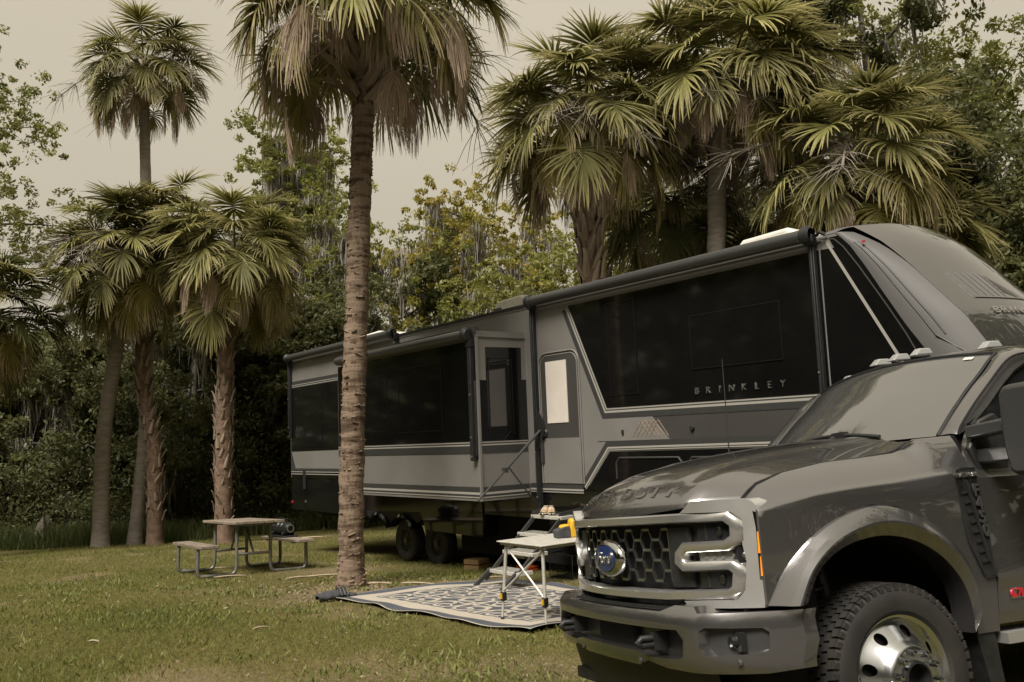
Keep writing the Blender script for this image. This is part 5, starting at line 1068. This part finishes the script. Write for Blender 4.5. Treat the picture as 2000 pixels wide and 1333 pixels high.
# sandbag at the rug corner, tent peg rod
def bag():
    c = Vector((-2.36, 10.80, 0)); c.z = gz(c.x, c.y); t = thing('weight_bag', 'dark grey filled weight bag with straps lying on the rug corner', 'bag', c, (0, 0, R(40)))
    m = MB(); m.grid(lambda u, v: ((u - .5) * .40 * (1 - .12 * math.cos(2 * math.pi * v) ** 2), .13 * math.cos(2 * math.pi * v) * (math.sin(math.pi * min(1, max(0, .04 + .92 * u))) ** .45), .062 + .058 * math.sin(2 * math.pi * v) * (math.sin(math.pi * min(1, max(0, .04 + .92 * u))) ** .4) + .006 * math.sin(u * 21)), 24, 20); m.build('bag_body', M['canvas_dark'], t, smooth=80)
    m = MB(); [m.tube([(.10 + k * .045, -.11, .06), (.11 + k * .045, -.03, .135), (.11 + k * .045, .05, .135), (.12 + k * .045, .12, .04)], .012, 5) for k in range(3)]; m.build('strap', M['charcoal'], t)
    m = MB(); m.bx(.17, .32, -.10, .10, .01, .06); m.build('bag_flap', M['canvas_dark'], t, bevel=.02)
bag()
def rod():
    a = Vector((-1.05, 8.98, 0)); b = Vector((-.45, 9.55, 0)); P = [a.lerp(b, k / 4) for k in range(5)]; P = [(p.x, p.y, gz(p.x, p.y) + .05) for p in P]; o = MB().tube(P, .008, 5).build('rug_pole', M['charcoal']); prop(o, 'thin dark pole lying across the near rug border', 'pole')
# folding table ----------------------------------------------------------
def ftable():
    c = Vector((.01, 8.38, 0)) + TY * .56; c.z = gz(c.x, c.y) ; t = thing('folding_table', 'white aluminium roll-top folding table with adjustable legs on the rug', 'table', c, (0, 0, RVA))
    H_ = .545 - c.z
    for k in range(11):
        x0 = -.35 + k * .0640; MB().bx(x0, x0 + .0615, -.60, .60, H_ - .012, H_).build('table_slat', M['alu_pale'], t, bevel=.004)
    m = MB(); [m.bx(-.34, .34, s * .55 - .015, s * .55 + .015, H_ - .038, H_ - .019) for s in (-1, 1)]; [m.bx(x - .012, x + .012, -.57, .57, H_ - .038, H_ - .019) for x in (-.31, .31)]; m.build('top_frame', M['alu_pale'], t)
    for sy in (-1, 1):
        for sx in (-1, 1):
            gx = lambda z: z
            top = Vector((sx * .28, sy * .53, H_ - .03)); foot = Vector((sx * .335, sy * .57, .03 + (-.05 * (sx * .335 * TX.y + sy * .57 * TY.y)) + .018)); d = foot - top; lg = MB().tube([top, top + d * .72], .017, 8).build('leg', M['alu_pale'], t, smooth=60)
            MB().tube([top + d * .66, foot], .012, 8).build('leg_extension', M['alu_pale'], lg, smooth=60); MB().box(top + d * .72, (.045, .05, .085)).build('clamp', M['plastic_black'], lg, bevel=.006); MB().box(top + d * .715 + Vector((sx * .0, -.03, 0)), (.026, .012, .05)).build('clamp_lever', M['yellow'], lg); MB().tube([foot + Vector((0, 0, -.0)), foot - Vector((0, 0, .025))], .018, 8).build('foot', M['plastic_black'], lg)
        for sx in (-1, 1): MB().tube([(sx * .28, sy * .53, H_ - .06), (-sx * .318, sy * .56, .30)], .010, 6).build('cross_brace', M['alu_pale'], t, smooth=60)
    g = Vector((c.x, c.y, c.z + H_)) + TX * .06 + TY * .02
    tl = thing('tool_pouch', 'yellow and black tool on the white folding table next to the truck grille', 'tool', g, (0, 0, RVA + R(70)))
    m = MB(); m.prism([(-.16, 0), (-.02, 0), (-.02, .10), (-.06, .115), (-.17, .075)], -.06, .06); m.build('battery', M['canvas_dark'], tl, bevel=.008)
    m = MB(); m.prism([(-.02, 0), (.20, 0), (.22, .03), (.13, .07), (.085, .16), (.03, .185), (-.005, .17), (-.02, .09)], -.055, .055); m.prism([(-.12, .09), (-.02, .10), (-.02, .13), (-.10, .125)], -.045, .045); m.build('housing', M['yellow'], tl, bevel=.015)
ftable()
# shoes on the top step
def shoe(lbl, s, o_, ang):
    p = rvw(s, o_, .460); t = thing('sneaker', lbl, 'shoe', p, (0, 0, RVA + ang)); L_ = .28
    def sec(u):  # half width and heights along the shoe
        w = .035 + .018 * math.sin(math.pi * min(1, u * 1.1)) ; h = .115 - .02 * u if u < .35 else max(.05, .108 - .15 * (u - .35)); return w, h
    m = MB(); m.grid(lambda u, v: ((u - .5) * L_, sec(u)[0] * 1.08 * math.cos(2 * math.pi * v) * (1 if .02 < u < .98 else .4), .018 + .016 * math.sin(2 * math.pi * v)), 14, 12); m.build('sole', M['shoe_sole'], t, smooth=80)
    m = MB(); m.grid(lambda u, v: ((u - .5) * L_ * .96, sec(u)[0] * math.cos(math.pi * v), .03 + (sec(u)[1] - .03) * math.sin(math.pi * v) ** .7), 16, 12); m.build('upper', M['shoe_tan'], t, smooth=80)
    m = MB(); [m.tube([(.0 + k * .022 - .02, -.03, .085 - k * .008), (.0 + k * .022 - .02, 0, .10 - k * .008), (.0 + k * .022 - .02, .03, .085 - k * .008)], .005, 5) for k in range(4)]; m.lathe([(.028, .0), (.032, .006), (.026, .01)], 12, 'z', (-.075, 0, .108)); m.build('lace', M['shoe_sole'], t); m = MB(); m.box((-.075, 0, .108), (.06, .045, .012)); m.build('lining', M['charcoal'], t)
shoe('left tan sneaker of the pair on the top step', 4.58, .33, R(-60)); shoe('right tan sneaker of the pair on the top step', 4.70, .30, R(-40))
# levelling blocks and oddments under the trailer
def blocks(lbl, p, col, n, name='leveling_block', ang=0., w=.26, hh=.045):
    x, y = p; t = thing(name, lbl, 'block', (x, y, gz(x, y)), (0, 0, RVA + ang))
    for k in range(n):
        b = MB().bx(-w / 2, w / 2, -w / 2, w / 2, k * hh, k * hh + hh * .82).build('layer', M[col], t, bevel=.006)
        g = MB(); [g.bx(-w / 2 - .002, w / 2 + .002, -w / 2 + .02 + j * .055, -w / 2 + .05 + j * .055, k * hh + .006, k * hh + hh * .7) for j in range(int(w / .06))]; g.build('rib', M[col], b)
jp = rvw(-.55, -.9, 0); blocks('orange leveling blocks stacked under the rear stabilizer jack', (jp.x - .25, jp.y - .45), 'orange', 4)
bp_ = rvw(2.3, .05, 0); blocks('wooden block on the grass under the trailer skirt left of the steps', (bp_.x + .1, bp_.y), 'wood_block', 2, 'wood_block', .3, .3, .09)
bp_ = rvw(3.35, -.3, 0); blocks('red block in the shadow behind the entry steps', (bp_.x, bp_.y), 'orange', 2, 'leveling_block', .2)
bp_ = rvw(4.85, -.25, 0)
cr_ = thing('wire_crate', 'black wire mesh crate in the shade between the folding table and the truck', 'crate', (.72, 12.55, gz(.72, 12.55)), (0, 0, RVA))
m = MB()
for k in range(-6, 9):
    for sg in (-1, 1):
        a, b = k * .05, k * .05 + sg * .34; 
        if -.25 <= a <= .25: m.tube([(a, -.2, 0), (max(-.25, min(.25, b)), -.2, .34 * min(1, abs(max(-.25, min(.25, b)) - a) / .34))], .004, 3)
for z in (0, .34): m.tube([(-.25, -.2, z), (.25, -.2, z), (.25, .2, z), (-.25, .2, z), (-.25, -.2, z)], .008, 4)
m.build('mesh_side', M['plastic_black'], cr_); m = MB(); [m.tube([(x, y, 0), (x, y, .34)], .008, 4) for x in (-.25, .25) for y in (-.2, .2)]; m.build('post', M['plastic_black'], cr_); MB().bx(-.23, .23, -.18, .18, .01, .02).build('base', M['plastic_black'], cr_)
# fallen palm sticks
for i, (x, y, ln, a, w) in enumerate(((-3.0, 13.35, .7, .05, .014), (-2.0, 12.0, .45, -.1, .02), (-5.9, 24.4, .75, .1, .03), (-4.7, 14.1, .5, .15, .014), (-1.4, 11.9, .5, -.25, .016), (-5.6, 15.9, .6, .3, .012), (-3.4, 13.3, .35, .2, .012), (-2.6, 8.7, .16, .6, .010), (-4.0, 8.2, .14, -.4, .012), (-.4, 12.7, .4, .3, .012))):
    lb = ('long pale dry stalk on the grass left of the main palm foot', 'short pale stick at the foot of the main palm beside the rug', 'pale board-like dry stalk on the grass behind the picnic table', 'dry stalk lying at the near leg of the picnic table', 'thin dry stalk along the far rug edge beside the main palm', 'dry stalk on the lawn under the picnic table seat', 'short dry stalk left of the main palm next to the long one', 'small pale twig on the open lawn nearest the rug', 'small white twig on the open lawn at lower left', 'thin dry stalk on the grass behind the rug')[i]
    P = [(x + math.cos(a) * ln * (t - .5), y + math.sin(a) * ln * (t - .5), gz(x + math.cos(a) * ln * (t - .5), y) + .03 + .012 * math.sin(t * 3)) for t in np.linspace(0, 1, 6)]
    prop(MB().tube(P, [w * .6, w, w, w * .9, w * .8, w * .5], 5).build('fallen_stalk', M['stick']), lb, 'stick', 'dry stalks on the grass')
def stump():
    p = ground_pt = Vector((-14.6, 26.6, 0)); z = gz(p.x, p.y); m = MB(); n = 12; prof = [(.34, 0), (.26, .12), (.2, .35), (.17, .62), (.08, .78)]
    m.lathe(prof, n, 'z'); rg = random.Random(4); m.v = [(x * rg.uniform(.8, 1.2), y * rg.uniform(.8, 1.2), zz + (rg.uniform(-.1, .15) if zz > .5 else 0)) for x, y, zz in m.v]; o = m.build('tree_stump', M['bark_grey'], loc=(p.x, p.y, z)); prop(o, 'grey broken tree stump in the long grass at far left', 'stump')
stump()
# ---- grass
def grass():
    rg = np.random.default_rng(3); n = 300000
    # even over the view: distance drawn so that every part of the lawn gets blades
    y = 1 / rg.uniform(1 / 27.0, 1 / 4.6, n * 2); x = rg.uniform(-.72, .66, n * 2) * (y + 1.0)
    rx, ry = x - RUGC.x, y - RUGC.y; a = rx * TX.x + ry * TX.y; b = rx * TY.x + ry * TY.y
    keep = ~((np.abs(a) < 1.92) & (np.abs(b) < 1.33)); bare = np.array([bare_at(float(p), float(q)) for p, q in zip(x, y)]); keep &= rg.random(n * 2) > bare * 1.15
    sx, sy = (x + 2.197) , (y - 16.083); s_ = sx * TX.x + sy * TX.y; o_ = -(sx * TY.x + sy * TY.y); keep &= ~((s_ > -4.5) & (o_ < -.6)); 
    x, y = x[keep][:n], y[keep][:n]; m = len(x); z = np.array([gz(float(p), float(q)) for p, q in zip(x, y)])
    patch = np.sin(x * 1.3 + 2 * np.sin(y * .7)) * np.sin(y * .9 + 1.3 * np.sin(x * .6)); dist = np.clip(y / 9, .7, 2.6)
    h = rg.uniform(.015, .06, m) * (1 + .35 * patch) * (.75 + .25 * dist); w = .0022 * dist * rg.uniform(.8, 1.6, m); an = rg.uniform(0, 6.283, m); lean = rg.uniform(.3, 1.5, m) * h; la = rg.uniform(0, 6.283, m)
    P = np.stack([x, y, z - .004], 1); D = np.stack([np.cos(an), np.sin(an), np.zeros(m)], 1) * w[:, None]; T = P + np.stack([np.cos(la) * lean, np.sin(la) * lean, h], 1)
    V = np.stack([P - D, P + D, T], 1).reshape(-1, 3); me = npmesh('lawn_grass', V, np.arange(3 * m).reshape(-1, 3))
    at_ = me.attributes.new('tone', 'FLOAT', 'POINT'); tone = np.clip(.5 + .28 * patch + rg.normal(0, .30, m), 0, 1); at_.data.foreach_set('value', np.repeat(tone, 3).astype(np.float32))
    g = bpy.data.materials.new('grass_blade'); g.use_nodes = True; t = g.node_tree; bs = t.nodes['Principled BSDF']; l = t.links.new
    an_ = N(t, 'ShaderNodeAttribute'); an_.attribute_name = 'tone'; r_ = N(t, 'ShaderNodeValToRGB'); e = r_.color_ramp.elements; e[0].position = .0; e[0].color = (.30, .24, .11, 1); e[1].position = 1; e[1].color = (.075, .10, .025, 1)
    k = e.new(.38); k.color = (.215, .20, .045, 1); k = e.new(.68); k.color = (.15, .17, .032, 1); l(an_.outputs['Fac'], r_.inputs[0]); l(r_.outputs[0], bs.inputs['Base Color']); bs.inputs['Roughness'].default_value = .7; bs.inputs['Specular IOR Level'].default_value = .2
    tr = N(t, 'ShaderNodeBsdfTranslucent'); l(r_.outputs[0], tr.inputs[0]); mx = N(t, 'ShaderNodeMixShader'); mx.inputs[0].default_value = .35; l(bs.outputs[0], mx.inputs[1]); l(tr.outputs[0], mx.inputs[2]); l(mx.outputs[0], t.nodes['Material Output'].inputs[0])
    prop(mkobj('lawn_grass', me, g), 'short yellow-green lawn grass of the campsite', 'grass', kind='stuff'); M['grass_blade'] = g
grass()
def tallgrass():
    rg = np.random.default_rng(9); n = 26000; x = rg.uniform(-22, -4.5, n); y = rg.uniform(24.6, 32, n); keep = y > 24.2 + (x + 14.5) * .42 + np.where(x > -9.5, 1.5, 0) ; x, y = x[keep], y[keep]; m = len(x); z = np.array([gz(float(p), float(q)) for p, q in zip(x, y)])
    h = rg.uniform(.25, .75, m); w = rg.uniform(.008, .018, m); an = rg.uniform(0, 6.283, m); la = rg.uniform(0, 6.283, m); ln = h * rg.uniform(.1, .6, m); P = np.stack([x, y, z], 1); D = np.stack([np.cos(an), np.sin(an), 0 * x], 1) * w[:, None]; md = P + np.stack([np.cos(la) * ln * .35, np.sin(la) * ln * .35, h * .6], 1); T = P + np.stack([np.cos(la) * ln, np.sin(la) * ln, h * .95], 1)
    V = np.stack([P - D, P + D, md - D * .7, md + D * .7, T], 1).reshape(-1, 3); b = np.arange(m)[:, None] * 5; F = np.concatenate([b + [0, 1, 3], b + [0, 3, 2], b + [2, 3, 4]]); mat('weed', (.075, .10, .028), .6, col2=(.13, .145, .045), nscale=.8, trans=.4)
    prop(mkobj('tall_grass', npmesh('tall_grass', V, F), M['weed']), 'long dark green grass along the wood edge behind the left palms', 'grass', kind='stuff')
tallgrass()

# ---- leaf litter and clover on the lawn
def litter():
    rg = np.random.default_rng(23); n = 2200; y = 1 / rg.uniform(1 / 22., 1 / 5., n); x = rg.uniform(-.7, .3, n) * (y + 1)
    x[:900] = rg.normal(-2.2, 1.0, 900); y[:900] = rg.normal(11.9, .8, 900); x[900:1300] = rg.normal(-.3, .8, 400); y[900:1300] = rg.normal(6.6, .35, 400)
    rx, ry = x - RUGC.x, y - RUGC.y; a = rx * TX.x + ry * TX.y; b = rx * TY.x + ry * TY.y; k = ~((np.abs(a) < 1.95) & (np.abs(b) < 1.36)); x, y = x[k], y[k]; n = len(x)
    z = np.array([gz(float(p), float(q)) for p, q in zip(x, y)]) + rg.uniform(.012, .04, n); s = rg.uniform(.008, .026, n) * np.clip(y / 9, .7, 1.6); an = rg.uniform(0, 6.28, n); P = np.stack([x, y, z], 1)
    A_ = np.stack([np.cos(an) * s, np.sin(an) * s, rg.normal(0, .25, n) * s], 1); B_ = np.stack([-np.sin(an) * s * .35, np.cos(an) * s * .35, rg.normal(0, .25, n) * s], 1)
    V = np.stack([P - A_, P + B_, P + A_, P - B_], 1).reshape(-1, 3); mat('litter', (.14, .095, .055), .9, col2=(.25, .19, .125), nscale=3)
    prop(mkobj('leaf_litter', npmesh('leaf_litter', V, np.arange(4 * n).reshape(-1, 4)), M['litter']), 'dry brown leaf litter scattered over the lawn', 'leaves', kind='stuff')
    n = 9000; c = np.stack([rg.uniform(-.7, .2, 160), rg.uniform(5.2, 15, 160)], 1); i = rg.integers(0, 160, n); y = c[i, 1] + rg.normal(0, .16, n); x = c[i, 0] * (c[i, 1] + 1) + rg.normal(0, .22, n); rx, ry = x - RUGC.x, y - RUGC.y; a = rx * TX.x + ry * TX.y; b = rx * TY.x + ry * TY.y; k = ~((np.abs(a) < 2.0) & (np.abs(b) < 1.4)); x, y = x[k], y[k]; n = len(x)
    z = np.array([gz(float(p), float(q)) for p, q in zip(x, y)]); h = rg.uniform(.03, .07, n); an = rg.uniform(0, 6.28, n); w = rg.uniform(.004, .009, n); P = np.stack([x, y, z], 1); D = np.stack([np.cos(an) * w, np.sin(an) * w, 0 * x], 1); T = P + np.stack([rg.normal(0, .03, n), rg.normal(0, .03, n), h], 1); Md = (P + T) / 2
    V = np.stack([P, Md + D * 1.3, T, Md - D * 1.3], 1).reshape(-1, 3); mat('lawn_weed', (.13, .155, .036), .6, col2=(.19, .205, .05), nscale=2, trans=.3)
    prop(mkobj('lawn_weeds', npmesh('lawn_weeds', V, np.arange(4 * n).reshape(-1, 4)), M['lawn_weed']), 'tufts of greener weeds in the short lawn', 'weeds', kind='stuff')
litter()
